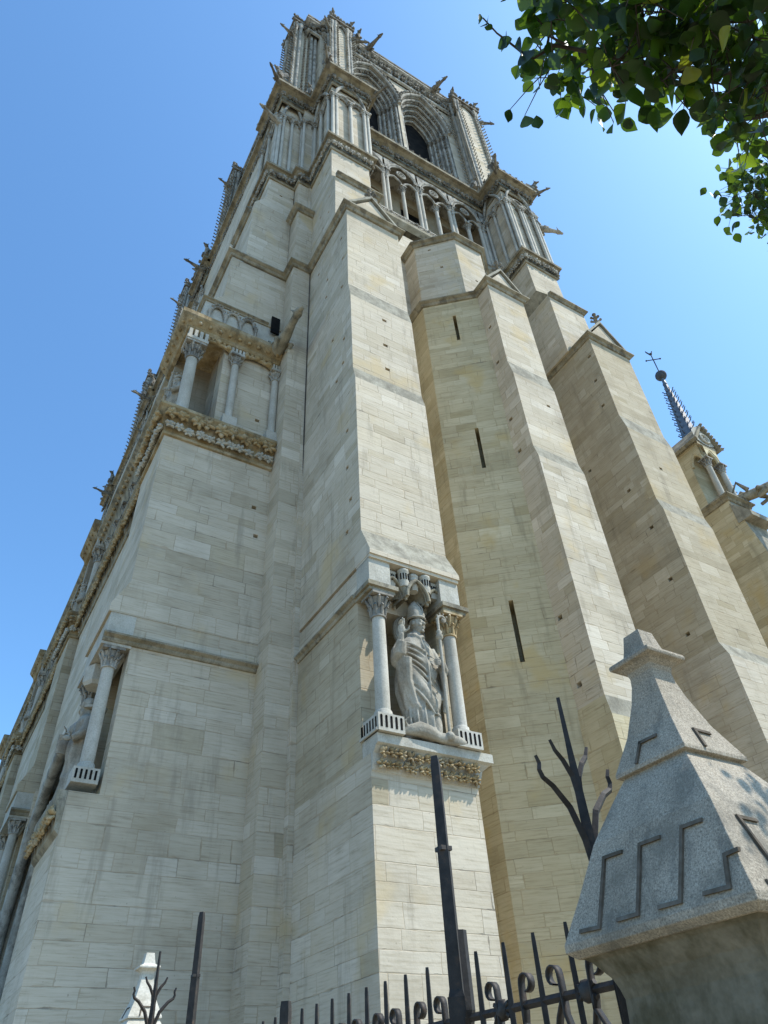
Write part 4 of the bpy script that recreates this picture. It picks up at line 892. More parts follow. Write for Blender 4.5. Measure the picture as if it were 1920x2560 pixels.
BS = thing('bishop_statue', 'stone bishop in mitre with raised hand and crozier standing in the columned niche', 'statue', (8.82, 12.74, 6.38), None, True)
BS.scale = (1.20, 1.10, 1.32)
def bishop(root):
    b = MB()
    def fold(t, z):
        f = (t+math.pi/2) % (2*math.pi); f = f-2*math.pi if f > math.pi else f       # 0 = front, + = the viewer's right
        if z < .62: return .028*math.sin(13*f+.6*math.sin(3*f))*min(1, (.75-z)*3)
        w = max(0.0, 1-abs(f-.1)/1.7); a = .9+.9*max(0, 1.9-z)
        sw = math.sin(13*(z*.75 - .42*abs(f-.45)**1.15)+1.2)           # swags hanging from the shoulders
        side = math.sin(11*f+3*z) if abs(f) > 1.0 else 0
        hem = .05 if .62 < z < .80+.25*abs(f) else 0
        return w*.055*(abs(sw)**.6*(1 if sw > 0 else -1))*min(1, (2.0-z)*2)*min(1, a) + .025*side*min(1, (2.0-z)*1.5) + hem*.3
    robe(b, [(.10,.36,.25,.03,0),(.35,.37,.27,.03,0),(.62,.40,.29,.0,0),(.95,.47,.32,-.02,0),(1.3,.47,.32,-.01,0),(1.6,.44,.30,0,0),(1.85,.40,.27,0,0),(2.0,.34,.22,0,.0),(2.1,.22,.18,0,-.01),(2.16,.15,.15,0,-.02),(2.24,.12,.12,0,-.02)], fold)
    b.tube([(.02,-.17,2.08),(.03,-.30,1.75),(.05,-.345,1.3),(.06,-.33,.8)], [(.055,.02)]*4, 6)      # orphrey band
    b.tube([(.17,-.05,2.14),(.1,-.16,2.12),(0,-.19,2.07),(-.1,-.16,2.12),(-.17,-.05,2.14),(-.1,.1,2.18),(.1,.1,2.18),(.17,-.05,2.14)], .05, 7)
    for k in range(9):      # cope folds sweeping from the raised arm down towards the crozier
        pts = []
        for i in range(13):
            f = i/12; x = -.40+.70*f; z = 1.90-.105*k-(.34+.05*k)*f**1.25+(.10 if k < 3 else .04)*max(0, f-.75)*4
            rx, ry = .46, .31; q = max(0.0, 1-((x)/rx)**2); pts.append((x, -ry*math.sqrt(q)-.012, max(z, .55)))
        b.tube(pts, [.010+.020*math.sin(math.pi*min(1, .12+i/13)) for i in range(13)], 6)
    for k in range(7):      # straight folds of the hem
        a = -2.6+k*.42; x, y = .40*math.cos(a), .29*math.sin(a); b.tube([(x*.9, y*.98, .10), (x, y*1.03, .40), (x*1.02, y*1.0, .75)], [.035, .032, .012], 6)
    # right arm raised in blessing, wide sleeve
    b.tube([(-.33,.0,1.92),(-.47,-.06,1.70),(-.53,-.14,1.50),(-.53,-.26,1.62),(-.53,-.34,1.82)], [.14,.15,.16,.13,.10], 10)
    b.tube([(-.53,-.30,1.80),(-.53,-.36,1.98)], [.075,.055], 8)
    for k in range(4): b.tube([(-.50+.03*k,-.16-.05*k,1.52),(-.47+.03*k,-.12-.04*k,1.1),(-.36+.05*k,-.10-.05*k,.62)], [.10,.085,.03], 7)
    # left arm bent, sleeve falling from the forearm
    b.tube([(.33,.0,1.92),(.47,-.04,1.66),(.53,-.10,1.44),(.46,-.28,1.46),(.38,-.38,1.50)], [.14,.14,.13,.11,.085], 10)
    for k in range(4): b.tube([(.52-.03*k,-.14-.05*k,1.42),(.53-.02*k,-.12-.05*k,1.05),(.50-.03*k,-.10-.04*k,.72-.03*k)], [.075,.055,.035], 7)
    # shoes and the base of the alb
    for x, y in ((-.03,-.27),(.22,-.30)): b.blob((x,y,.07), (.085,.19,.075), 8, 6); b.tube([(x,y+.12,.1),(x,y+.15,.5)], [.09,.12], 8)
    remesh(b.build('body', M_STATUE, root), .015, 1)
    h = MB(); head_mesh(h, (.05,-.06,2.42), .185, .42)
    remesh(h.build('head', M_STATUE, root), .011, 1)
    m = MB(); Mx = Matrix.Rotation(.42, 3, 'Z'); c = Vector((.05,-.05,2.5)); vs = []; n = 20
    pr = [(0,.185,.19),(.05,.195,.20),(.16,.215,.19),(.28,.20,.14),(.38,.12,.07),(.46,.02,.02)]
    for z, rx, ry in pr:
        for j in range(n): t = 2*math.pi*j/n; vs.append(c+Mx @ Vector((rx*math.cos(t), ry*math.sin(t), z)))
    m.add(vs, [(i*n+j, i*n+(j+1)%n, (i+1)*n+(j+1)%n, (i+1)*n+j) for i in range(5) for j in range(n)], 0, True)
    m.tube([c+Mx @ Vector((.20*math.cos(t), .205*math.sin(t), .03)) for t in [i*math.pi/8 for i in range(17)]], .018, 6)
    m.tube([c+Mx @ Vector((0,-.20,.05)), c+Mx @ Vector((0,-.18,.25)), c+Mx @ Vector((0,-.06,.42))], .016, 5); m.build('mitre', M_STATUE, root)
    d = MB(); d.extrude([(.08+.40*math.cos(t), .30, 2.42+.40*math.sin(t)) for t in [i*math.pi/14 for i in range(28)]], (0, .07, 0)); d.tube([(.08+.36*math.cos(t), .29, 2.42+.36*math.sin(t)) for t in [i*math.pi/14 for i in range(29)]], .02, 5); d.build('halo', M_STATUE, root)
    q = MB(); hand(q, (-.53,-.365,1.96), (0,-.08,1), (.9,-.3,0), (.2,-1,0), 1.75, (.0,.05,1.2,1.4)); remesh(q.build('hand', M_STATUE, root), .008, 1)
    q = MB(); hand(q, (.42,-.37,1.50), (-.8,-.5,.05), (.1,0,1), (-.3,.8,0), 1.6, (1.3,1.35,1.4,1.45)); remesh(q.build('hand', M_STATUE, root), .008, 1)
    s = MB(); x0, y0 = .36, -.46
    s.tube([(.33,-.44,.03),(.33,-.45,.9),(.335,-.46,1.5),(.34,-.45,2.04)], .034, 9)
    s.lathe(.34,-.45,[(.035,1.99),(.075,2.03),(.08,2.08),(.05,2.13),(.07,2.16),(.035,2.2)], 10)
    cu = [(.34,-.45,2.16),(.34,-.45,2.36)]+[(.34+.13+(.13-.012*k)*math.cos(math.pi-k*.52), -.45, 2.44+(.13-.012*k)*math.sin(math.pi-k*.52)) for k in range(10)]
    s.tube(cu, [.032]*2+[.034-.0015*k for k in range(10)], 8); s.blob((.47,-.45,2.44), .045, 7, 5, jit=.3)
    for k in range(5): s.blob((.34+.13+.155*math.cos(math.pi-k*.6), -.45, 2.44+.155*math.sin(math.pi-k*.6)), .02, 5, 4)
    s.build('crozier', M_STATUE, root)
    a = MB(); a.tube([(-.62,-.30,.10),(-.48,-.36,.13),(-.28,-.37,.17),(-.08,-.38,.14),(.12,-.40,.08),(.34,-.42,.07),(.55,-.43,.07),(.78,-.42,.05)], [.06,.10,.14,.13,.09,.10,.085,.035], 10)
    a.blob((.30,-.50,.10), (.10,.09,.09), 8, 6, jit=.1); a.tube([(-.50,-.34,.12),(-.62,-.40,.26),(-.50,-.46,.36)], [.04,.025,.01], 6)
    for k in range(5): a.extrude([(-.40+k*.09,-.46,.20),(-.35+k*.09,-.50,.10),(-.30+k*.09,-.44,.24)], (0,.05,.03))
    remesh(a.build('trampled_beast', M_STATUE, root), .016)
bishop(BS)

def figure(name, label, cat, loc, yaw, crown=True, H=2.75, group=None, big=False):
    root = thing(name, label, cat, loc, group, True); b = MB(); k = H/2.75
    fo = lambda t, z: .028*math.sin(9*t+2.5*math.sin(z*1.3))*min(1, (2.1-z)*1.5) + (.03*math.sin(7*z-3*abs(((t+math.pi/2) % (2*math.pi))-.5)) if .7 < z < 1.9 else 0)
    robe(b, [(.06,.34,.26,0,0),(.5,.36,.27,0,0),(1.1,.37,.28,0,0),(1.6,.36,.27,0,0),(1.95,.38,.24,0,0),(2.08,.26,.19,0,0),(2.16,.13,.13,0,0),(2.26,.12,.12,0,0)], fo, 40)
    b.tube([(-.34,0,1.95),(-.44,-.08,1.55),(-.30,-.30,1.5),(-.12,-.36,1.62)], [.13,.13,.11,.07], 8); b.tube([(.34,0,1.95),(.46,-.06,1.55),(.40,-.30,1.40)], [.13,.13,.09], 8)
    for s in (-.12, .14): b.blob((s,-.26,.06), (.08,.17,.07), 7, 5)
    head_mesh(b, (0,-.05,2.42), .18, 0, True)
    remesh(b.build('body', M_STATUE, root), .026 if not big else .02, 1)
    q = MB(); hand(q, (-.12,-.37,1.60), (.5,-.2,.8), (.6,0,-.4), (0,-1,0), 1.5, (.6,.6,.6,.6)); hand(q, (.40,-.32,1.40), (-.2,-.9,.1), (0,0,1), (-1,0,0), 1.5, (1.2,1.2,1.2,1.2)); q.build('hand', M_STATUE, root)
    c = MB()
    if crown:
        c.lathe(0,-.04,[(.185,2.50),(.19,2.62)], 14)
        for j in range(8): c.blob((.19*math.cos(j*math.pi/4), -.04+.19*math.sin(j*math.pi/4), 2.66), (.04,.04,.06), 5, 4)
        c.build('crown', M_STATUE, root); c = MB(); c.tube([(.36,-.42,1.1),(.40,-.40,1.6),(.42,-.36,2.2)], .03, 7); c.blob((.42,-.36,2.24), .06, 6, 5); c.build('sceptre', M_STATUE, root)
    else:
        c.lathe(0,.1,[(.30,2.3),(.30,2.36)], 6); c.tube([(-.05,-.40,1.2),(.0,-.40,1.62)], (.14,.04), 6); c.build('book', M_STATUE, root)
    root.rotation_euler.z = yaw; root.scale = (k, k, k); return root
W90 = -math.pi/2
KG = 'carved kings lined along the gallery'
k0 = figure('king_statue', 'crowned stone king standing at the corner of the gallery behind the thick corner column', 'statue', (2.86, 18.35, 19.36), W90, True, 3.0, KG, True)
for i, (ya, yb) in enumerate(spans):
    k = round((yb-ya)/1.5)
    for j in range(k):
        r_ = dup(k0, (3.45-2.86, ya+(yb-ya)*(j+.5)/k-18.35, 0)); r_['label'] = 'carved stone king in the receding row along the west gallery'
for y in BY:
    r_ = dup(k0, (0, y+.85-17.5, 0)); r_['label'] = 'carved stone king at the corner of a far buttress on the west gallery'
s0 = figure('saint_statue', 'robed stone saint in profile beside the column at lower left', 'statue', (2.52, 18.95, 6.2), W90, False, 3.05)
b = MB(); b.lathe(2.5, 18.85, [(.30, 9.35), (.36, 9.45), (.36, 9.9)], 6, False); b.build('niche_canopy', M_PLAIN, T)

# ================================================================== nave chapels and the spire behind
NC = thing('nave_buttress', 'pale buttress topped by an open tabernacle with two colonnettes below the spire', 'buttress', (30, 14, GROUND))
def chapel(root):
    b = MB(); b.loft([(GROUND, rect(29.45, 31.3, 12.9, 22)), (19.0, rect(29.45, 31.3, 13.05, 22)), (21.6, rect(29.45, 31.2, 13.45, 22)), (23.25, rect(29.45, 31.0, 13.75, 22))]); b.build('buttress', [M_ASHW, M_SLOPE], root)
    b = MB(); b.extrude([(29.4,12.95,21.6),(29.4,12.95,21.9),(29.4,13.75,22.9),(29.4,13.75,21.6)], (1.75,0,0)); b.build('weathering', M_SLOPE, root)
    b = MB(); b.box(28.75, 29.5, 13.4, 13.75, 21.3, 21.5); ledge(root, [(29.45, 22), (29.45, 13.75), (31.1, 13.75), (31.1, 20)], 23.45, .8)
    b = MB(); b.loft([(23.5, rect(29.45, 31.0, 14.75, 16.1)), (28.0, rect(29.45, 31.0, 14.75, 16.1))], [(3, .45, 25.6, .22, 1.2, .4)]); b.build('tabernacle_wall', M_ASHW, root)
    for x in (29.62, 30.75): column(root, x, 13.95, 23.55, 26.3, .16, caph=.5, basew=.24)
    a = MB(); tx_, ty_ = Vector((1,0)), Vector((0,-1))
    arch_rib(a, (30.18, 13.9, 26.3), tx_, ty_, .5, .8, .10, 0); arch_rib(a, (29.55, 14.35, 26.3), Vector((0,-1)), Vector((-1,0)), .36, .7, .10, 0)
    pr = pointed(14.35, .40, 26.3, .75, 8); 
    for (u, z), (u2, z2) in zip(pr[:-1], pr[1:]): a.add([(29.45,u,z),(29.45,u2,z2),(29.45,u2,27.6),(29.45,u,27.6),(29.75,u,z),(29.75,u2,z2),(29.75,u2,27.6),(29.75,u,27.6)], [(0,1,2,3),(4,7,6,5),(0,4,5,1)])
    pr = pointed(30.2, .52, 26.3, .85, 8)
    for (u, z), (u2, z2) in zip(pr[:-1], pr[1:]): a.add([(u,13.78,z),(u2,13.78,z2),(u2,13.78,27.3),(u,13.78,27.3),(u,14.1,z),(u2,14.1,z2),(u2,14.1,27.3),(u,14.1,27.3)], [(0,1,2,3),(4,7,6,5),(0,4,5,1)])
    a.box(29.42, 31.03, 14.1, 16.1, 27.5, 27.75); a.build('tabernacle_arch', M_ASHW, root)
    g = MB(); cz = 27.75; ring = [(30.2+.36*math.cos(t), cz+.30+.30*math.sin(t)) for t in [i*math.pi/10 for i in range(21)]]
    out = [(30.2+.85*math.cos(t), cz+.30+(.95 if math.sin(t) > 0 else .50)*math.sin(t)) for t in [i*math.pi/10 for i in range(21)]]
    g.add([(x,13.8,z) for x, z in ring]+[(x,13.8,z) for x, z in out], [(i,i+1,21+i+1,21+i) for i in range(20)]); g.tube([(x,13.76,z) for x, z in ring], .08, 6)
    for k in range(3): 
        t0 = math.pi/2+k*2.094; g.tube([(30.2+.17*math.cos(t0)+.15*math.cos(t), 13.78, cz+.30+.15*math.sin(t0)+.13*math.sin(t)) for t in [i*math.pi/4 for i in range(9)]], .045, 5)
    g.box(29.95, 30.45, 13.86, 14.0, cz, cz+.6); gb = g.build('rose_gable', M_PLAIN, root)
    r = MB()
    for s in (-1, 1): r.extrude([(30.2+s*1.0, 13.62, 27.45), (30.2, 13.62, 28.95), (30.2, 13.62, 29.15), (30.2+s*1.12, 13.62, 27.6)] [::s], (0, 2.6, 0))
    for i in range(9):
        t = i/8; r.blob((30.2+1.05-1.05*t, 13.6, 27.6+1.45*t), .11, 5, 4, jit=.3)
    r.build('tabernacle_roof', M_LEDGE, root)
    gargoyle(root, (30.9, 13.4, 23.75), (.45, -1), 4.0, m=M_LEDGE, thick=.5)
    b = MB(); b.box(30.8, 31.0, 14.0, 14.8, 23.5, 27.6); b.box(29.46, 31.0, 13.85, 14.8, 27.45, 27.7); b.build('tabernacle_wall', M_ASHE, root)  # east wall added to block sun and darken the open tabernacle
    b = MB(); b.box(31.3, 36, 15.4, 22, GROUND, 23.0); b.build('chapel_wall', M_ASHW, root); ledge(root, [(31.3, 15.4), (36, 15.4)], 23.2, .9)
    f = MB(); 
    for i in range(9): f.blob((31.5+.03*i, 14.6, 23.6+i*.14), .12, 5, 4, jit=.3)
    f.build('crockets', M_CARVED, root)
chapel(NC)
n2 = dup(NC, (5.6, 0, 0)); n2['label'] = 'second nave buttress cut off by the right edge of the photo'
SP = thing('spire', 'slender blue-grey lead spire with rows of crockets, ball and iron cross rising beyond the nave', 'spire', (82.6, 39.4, 40))
def spire(root):
    x, y = 82.6, 39.4; b = MB(); b.lathe(x, y, [(2.5, 45), (2.2, 62), (1.45, 76), (.34, 91.6)], 8, False); c = b.build('shaft', M_LEAD, root)
    for j in range(8):
        f = MB(); a = j*math.pi/4
        for i in range(19):
            z = 66+i*1.3; r = 1.95-(z-66)*.0629; p = Vector((x+r*math.cos(a), y+r*math.sin(a), z)); o_ = Vector((math.cos(a), math.sin(a), 0)); s_ = .36
            f.tube([p, p+o_*s_*.7+Vector((0,0,.12)), p+o_*s_*1.25+Vector((0,0,.55)), p+o_*s_*1.5+Vector((0,0,.40))], [.10, .085, .075, .065], 5)
        f.build('crocket_row', M_LEADDK, root)
    b = MB(); b.lathe(x, y, [(.34, 91.4), (.42, 91.7), (.30, 92.0), (.24, 93.2)], 10); b.build('neck', M_LEAD, root)
    b = MB(); b.blob((x, y, 94.0), .95, 16, 10); b.build('ball', M_LEADDK, root)
    b = MB(); b.tube([(x, y, 94.8), (x, y, 99.6)], .10, 6); b.tube([(x-.9, y+.75, 98.4), (x+.9, y-.75, 98.4)], .09, 6)
    for p in ((x-.9, y+.75, 98.4), (x+.9, y-.75, 98.4)): b.blob(p, .17, 6, 5)
    b.build('cross', M_LEADDK, root)
    b = MB(); b.blob((x, y, 100.0), (.30, .28, .22), 7, 5); b.tube([(x+.1, y-.1, 100.1), (x+.3, y-.25, 100.7)], [.12, .08], 5); b.tube([(x-.15, y+.12, 100.0), (x-.45, y+.38, 100.7), (x-.5, y+.42, 101.0)], [.14, .12, .04], 5); b.build('weathercock', M_LEADDK, root)
spire(SP)
b = MB(); b.add([(40,30,34),(100,30,34),(40,39.4,46),(100,39.4,46),(40,49,34),(100,49,34)], [(0,1,3,2),(2,3,5,4),(0,2,4),(1,5,3)]); b.box(40, 100, 30, 49, GROUND, 34)
tag(b.build('nave', [M_SLATE], None), 'long nave body hidden behind the tower', 'church')

# ================================================================== granite gate piers
def stone_pier(loc, label, stone=None):
    stone = stone or M_GRAN
    root = thing('gate_pier', label, 'pier', loc, None, True); g0 = -loc[2]
    prof = [(.495,.545),(.53,.572),(.53,.604),(.505,.665),(.455,.785),(.365,1.02),(.268,1.20),(.203,1.312),(.232,1.316),(.232,1.336),(.155,1.52),(.104,1.70),(.084,1.80),(.080,1.850),(.088,1.880),(.118,1.905),(.146,1.915),(.150,1.930),(.146,1.945),(.112,1.956),(.084,1.975),(.072,2.03),(.058,2.115)]
    H = lambda z: [a+(c-a)*(z-u)/(v-u) for (a,u),(c,v) in zip(prof[:-1],prof[1:]) if u <= z <= v and v > u][0]
    dz = 1.6
    b = MB(); n = len(prof); vs = []
    for h, z in prof: vs += [(-h,-h,z+dz),(h,-h,z+dz),(h,h,z+dz),(-h,h,z+dz)]
    b.add(vs, [(i*4+j, i*4+(j+1)%4, (i+1)*4+(j+1)%4, (i+1)*4+j) for i in range(n-1) for j in range(4)]+[(3,2,1,0), (n*4-4,n*4-3,n*4-2,n*4-1)])
    c = b.build('pier_cap', stone, root)
    bv = c.modifiers.new('worn_edges', 'BEVEL'); bv.width = .003; bv.segments = 2; bv.limit_method = 'ANGLE'; bv.angle_limit = R(12)
    b = MB(); sp = [(.42, 0.0), (.42, .25), (.385, .30), (.385, 1.75), (.375, 1.98), (.385, 2.02), (.40, 2.06), (.455, 2.13), (.485, 2.150)]
    vs = []
    for h, z in sp: vs += [(-h,-h,z),(h,-h,z),(h,h,z),(-h,h,z)]
    m = len(sp); b.add(vs, [(i*4+j, i*4+(j+1)%4, (i+1)*4+(j+1)%4, (i+1)*4+j) for i in range(m-1) for j in range(4)]+[(m*4-4,m*4-3,m*4-2,m*4-1)])
    c2 = b.build('pier_shaft', M_GRANW, root); bv = c2.modifiers.new('worn_edges', 'BEVEL'); bv.width = .003; bv.segments = 2; bv.limit_method = 'ANGLE'; bv.angle_limit = R(12)
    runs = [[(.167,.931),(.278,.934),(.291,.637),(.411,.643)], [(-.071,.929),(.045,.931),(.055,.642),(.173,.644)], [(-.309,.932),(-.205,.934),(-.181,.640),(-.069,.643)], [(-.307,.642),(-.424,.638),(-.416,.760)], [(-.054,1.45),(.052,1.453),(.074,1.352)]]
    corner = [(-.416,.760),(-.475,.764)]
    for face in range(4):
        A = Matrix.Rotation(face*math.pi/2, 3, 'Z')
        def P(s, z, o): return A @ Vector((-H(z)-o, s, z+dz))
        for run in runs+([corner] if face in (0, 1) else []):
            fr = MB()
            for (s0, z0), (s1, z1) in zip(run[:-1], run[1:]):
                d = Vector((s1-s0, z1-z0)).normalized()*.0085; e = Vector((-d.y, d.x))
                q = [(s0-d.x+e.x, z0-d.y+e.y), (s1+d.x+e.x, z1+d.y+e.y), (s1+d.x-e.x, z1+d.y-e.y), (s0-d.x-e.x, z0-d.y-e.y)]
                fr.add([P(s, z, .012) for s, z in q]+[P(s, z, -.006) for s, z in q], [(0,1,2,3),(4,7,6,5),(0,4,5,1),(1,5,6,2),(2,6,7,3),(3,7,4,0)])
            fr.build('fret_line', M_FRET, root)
    return root
M_PALE = carved('pale_pier_stone', (.42, .39, .32), (.53, .50, .43), (.60, .575, .51), 3.0, (.30, .28, .23), .3)
M_GRANW = carved('mossy_granite', (.075,.066,.042), (.135,.12,.085), (.21,.19,.145), 3.0, (.07,.062,.035), .7)
M_FRET = carved('fret_edge_shade', (.075,.062,.045), (.12,.10,.078), (.18,.16,.13), 6.0)  # dark bars paint the shadow lines under the stepped tile edges
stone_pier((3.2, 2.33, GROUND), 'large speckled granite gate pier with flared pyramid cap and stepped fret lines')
stone_pier((3.2, 12.1, GROUND), 'small distant sunlit gate pier tip at bottom left behind a branched iron post', M_PALE)

# ================================================================== wrought iron
def candelabrum(loc, label):
    root = thing('branched_iron_post', label, 'iron post', loc, None, True); b = MB(); z = 1.6
    b.tube([(0,0,0),(0,0,2.2),(0,0,2.75),(0,0,3.15),(0,0,3.36),(0,0,3.65)], [.050,.048,.042,.032,.022,.016], 4, False); b.build('stem', M_IRON, root)
    for s in (-1, 1):
        q = MB(); q.tube([(s*.01,0,2.62),(s*.035,0,2.78),(s*.10,0,2.95),(s*.20,0,3.06),(s*.265,0,3.10),(s*.282,0,3.14),(s*.272,0,3.18),(s*.290,0,3.225)], [.026,.025,.024,.021,.019,.017,.016,.013], 4, False); q.build('arm', M_IRON, root)
        q = MB(); q.tube([(s*.008,0,3.02),(s*.025,0,3.14),(s*.075,0,3.23),(s*.125,0,3.285),(s*.135,0,3.31),(s*.150,0,3.345)], [.022,.021,.019,.016,.014,.012], 4, False); q.build('arm', M_IRON, root)
    return root
candelabrum((3.2, 3.06, GROUND), 'black iron post branching into four hooked arms beside the large granite pier')
candelabrum((3.2, 11.55, GROUND), 'small distant branched iron post in front of the sunlit pier tip')
GT = thing('iron_railing', 'black iron railing of tall spikes above a scrolled rail beside the granite pier', 'railing', (3.2, 7.2, GROUND))
def railing(root):
    zr = .50
    ys = [3.10+.287*k for k in range(29)]
    for y in ys:
        if any(abs(y-q) < .09 for q in (4.49, 7.18, 9.87)): continue
        b = MB(); b.tube([(3.2,y,-1.35),(3.2,y,zr),(3.2,y,.80),(3.2,y,.835)], [.0235,.0225,.0165,.013], 4, False); b.build('spike', M_IRON, root)
    for z, t in ((zr, .016), (-.2, .018), (-1.2, .02)):
        b = MB(); b.tube([(3.2, 2.75, z), (3.2, 11.6, z)], (t, t*1.4), 4, False); b.build('rail', M_IRON, root)
    def ribbon(q, pts, w=.024, th=.0045):
        P_ = [Vector((y_, z_)) for y_, z_ in pts]; vs = []; n = len(P_)
        for i_, p_ in enumerate(P_):
            t_ = (P_[min(i_+1, n-1)]-P_[max(i_-1, 0)]).normalized(); m_ = Vector((-t_.y, t_.x))*th
            for sx in (-w, w):
                for sg in (-1, 1): vs.append((3.2+sx, p_.x+m_.x*sg, p_.y+m_.y*sg))
        fs = []
        for i_ in range(n-1):
            a0, b0 = i_*4, i_*4+4
            fs += [(a0, a0+1, b0+1, b0), (a0+3, a0+2, b0+2, b0+3), (a0+2, a0, b0, b0+2), (a0+1, a0+3, b0+3, b0+1)]
        q.add(vs, fs, 0, True)
    for i in range(len(ys)-1):
        y = ys[i]+.143
        if any(abs(y-q) < .12 for q in (4.49, 7.18, 9.87)): continue
        q = MB(); sgn = 1 if i % 2 else -1
        curl = [(y+sgn*(.02+.045*math.cos(a)), zr+.105+.045*math.sin(a)) for a in [math.pi*1.0-i_*math.pi/6 for i_ in range(10)]]
        ribbon(q, [(ys[i]+.03, zr-.42), (ys[i]+.05, zr-.25), (y-sgn*.03, zr-.08), (y-sgn*.028, zr+.04)]+curl)
        ribbon(q, [(ys[i+1]-.03, zr-.42), (ys[i+1]-.05, zr-.25), (y+.03, zr-.09), (y-sgn*.015, zr-.02)])
        q.build('scroll', M_IRON, root)
    for y in (3.32, 4.05, 5.3, 6.1, 8.2, 9.1, 10.4):
        q = MB(); q.blob((3.2, y, zr), (.03, .055, .055), 8, 5, jit=.2); q.tube([(3.2, y-.07, zr-.035), (3.2, y+.07, zr+.035)], .016, 5); q.tube([(3.2, y-.07, zr+.035), (3.2, y+.07, zr-.035)], .016, 5); q.build('rosette', M_IRON, root)
railing(GT)
def gate_post(y, top, label, r=.053):
    root = thing('iron_gate_post', label, 'post', (3.2, y, GROUND)); b = MB()
    b.tube([(3.2,y,GROUND),(3.2,y,.62)], r*1.55, 4, False); 
    b.tube([(3.2,y,.60),(3.2,y,.66),(3.2,y,1.5)], [r*1.5,r*1.15,r*1.05], 4, False)
    if top > 1: b.tube([(3.2,y,1.5),(3.2,y,top-.06),(3.2,y,top)], [r*.95,r*.85,r*.62], 4, False)
    b.build('shaft', M_IRON, root)
    if top > 1:
        c = MB(); c.box(3.2-r*.86, 3.2+r*.86, y-r*.84, y+r*.84, 1.50, 1.53); c.build('collar', M_IRON, root)
        c = MB(); c.tube([(3.2,y-.02,.45),(3.2,y-.10,.47),(3.2,y-.125,.54),(3.2,y-.12,.86),(3.2,y-.12,.98)], [(.036,.014)]*5, 4, False); c.build('latch_plate', M_IRON, root)
gate_post(4.49, 2.20, 'tallest square black iron post, rising in front of the statue buttress')
gate_post(9.87, 2.20, 'square black iron post with a collar at lower left, right of the small pier')
b = MB(); b.tube([(3.2,7.18,GROUND),(3.2,7.18,.86),(3.2,7.18,.93)], [.062,.058,.05], 4, False); tag(b.build('iron_meeting_post', M_IRON), 'short thick iron post at the bottom edge, left end of the row of spikes', 'post')

# ================================================================== tree overhanging at top right
TR = thing('broadleaf_tree', 'leafy branch of a broadleaf tree hanging into the top right corner', 'tree', (4.6, -1.0, GROUND))
NEAR = [(1.01,0.21,2.38),(1.15,0.07,2.05),(1.12,0.11,2.89),(1.11,0.13,2.15),(1.42,0.15,2.31),(1.23,0.03,2),(1.31,-0,2.18),(1.69,-0.02,2.52),(1.17,-0.18,2.1),(1.05,0.17,2.38),(1.17,0.19,2.5),(1.8,0.01,2.52),(1.35,-0.11,2.67),(1.21,0.11,2.15),(1.34,-0.04,2.14),(1.49,-0.27,2.52),(0.99,0,2.33),(1.29,0.08,1.95),(1.22,-0.12,2.6),(1.71,-0.14,2.58),(0.99,0.02,2.6),(0.78,0.18,2.5),(1.02,-0.07,2.1),(1.56,-0.15,2.64),(1.24,0.11,2.52),(1.27,0.06,2.58),(1.07,-0.1,2.4),(0.94,0.33,2.48),(1.36,-0.05,2.52),(1.05,-0.15,2.09),(1.06,0.19,2.56),(1,0.11,2.35),(1.19,-0.12,2.14),(1.09,0.16,2.11),(1.54,-0.09,2.56),(0.98,0.18,2.64),(0.93,0.08,2.56),(1.1,0.09,2.38),(1.15,-0.17,1.99),(1.21,0.33,2.69),(1.24,0.01,2.21),(0.9,0.05,2.18),(1.31,-0.03,2.64),(1.63,0.16,2.53),(1.26,-0.06,1.94),(1.19,-0.12,2.24),(1.21,0.39,2.76),(0.66,0.14,2.3),(0.95,0.12,2.93),(1.09,0.02,2.3),(1.04,0.3,2.66),(0.92,-0.01,2.26),(1.46,-0.09,2.55),(1.22,0,2.29),(1.12,0.01,2.49),(1.51,0.06,2.11),(1.35,-0.21,2.57),(1.26,-0.22,2.22),(1.56,-0.16,2.43),(1.12,0.34,2.66),(1.11,0.25,2.37),(1.54,0.04,2.28),(0.85,0.13,2.29),(1.11,-0.14,2.31),(1.05,-0.06,2.29),(1.37,-0.1,2.48),(1.55,-0.06,2.25),(1.24,0.24,2.54),(0.78,0.16,2.24),(1.05,0.21,2.69),(1.14,0.08,2.18),(1.56,-0.18,2.55),(1.2,-0.03,2.06),(0.81,0.03,2.33),(0.77,0.11,2.54),(1.23,-0.18,2.03),(0.87,0.21,2.4),(1.06,-0.06,2.08),(1.38,0.14,2.35),(1.09,-0.05,2.51),(1.42,-0.18,2.23),(0.89,0.16,2.77),(1.8,-0.04,2.5),(1.16,0.05,2.24),(1.52,0.03,2.05),(0.96,0.05,2.2),(1.22,0.05,2.08),(1.13,0.17,2.84),(1.5,-0.19,2.67),(1.01,0.36,2.84),(1.51,-0.12,2.41),(1.12,0.13,2.39),(1.07,-0.03,2.3),(0.84,0.25,2.39),(1.08,0.01,2.13),(1.03,0.26,2.49),(1.07,0.37,2.67),(0.91,0.11,2.64),(1.39,0.09,2.33),(1.01,-0.04,2.48),(1.05,0.09,2.37),(1.6,0.09,2.52),(1.24,-0,1.94),(0.84,-0.01,2.17),(1.34,-0.24,2.47),(1.02,0.05,2.22),(1.28,0.03,1.98),(0.97,0.21,2.17),(1.2,-0.05,2.14),(1.65,0.14,2.44),(1,0.12,2.24),(0.75,0.19,2.22),(1.16,0.15,2.35),(1.72,0.1,2.47),(1.62,-0.09,2.58),(1.42,-0.1,2.68),(1.34,-0.17,2.29),(1.67,-0.02,2.4),(1.69,-0.1,2.53),(1.15,-0.23,2.01)]
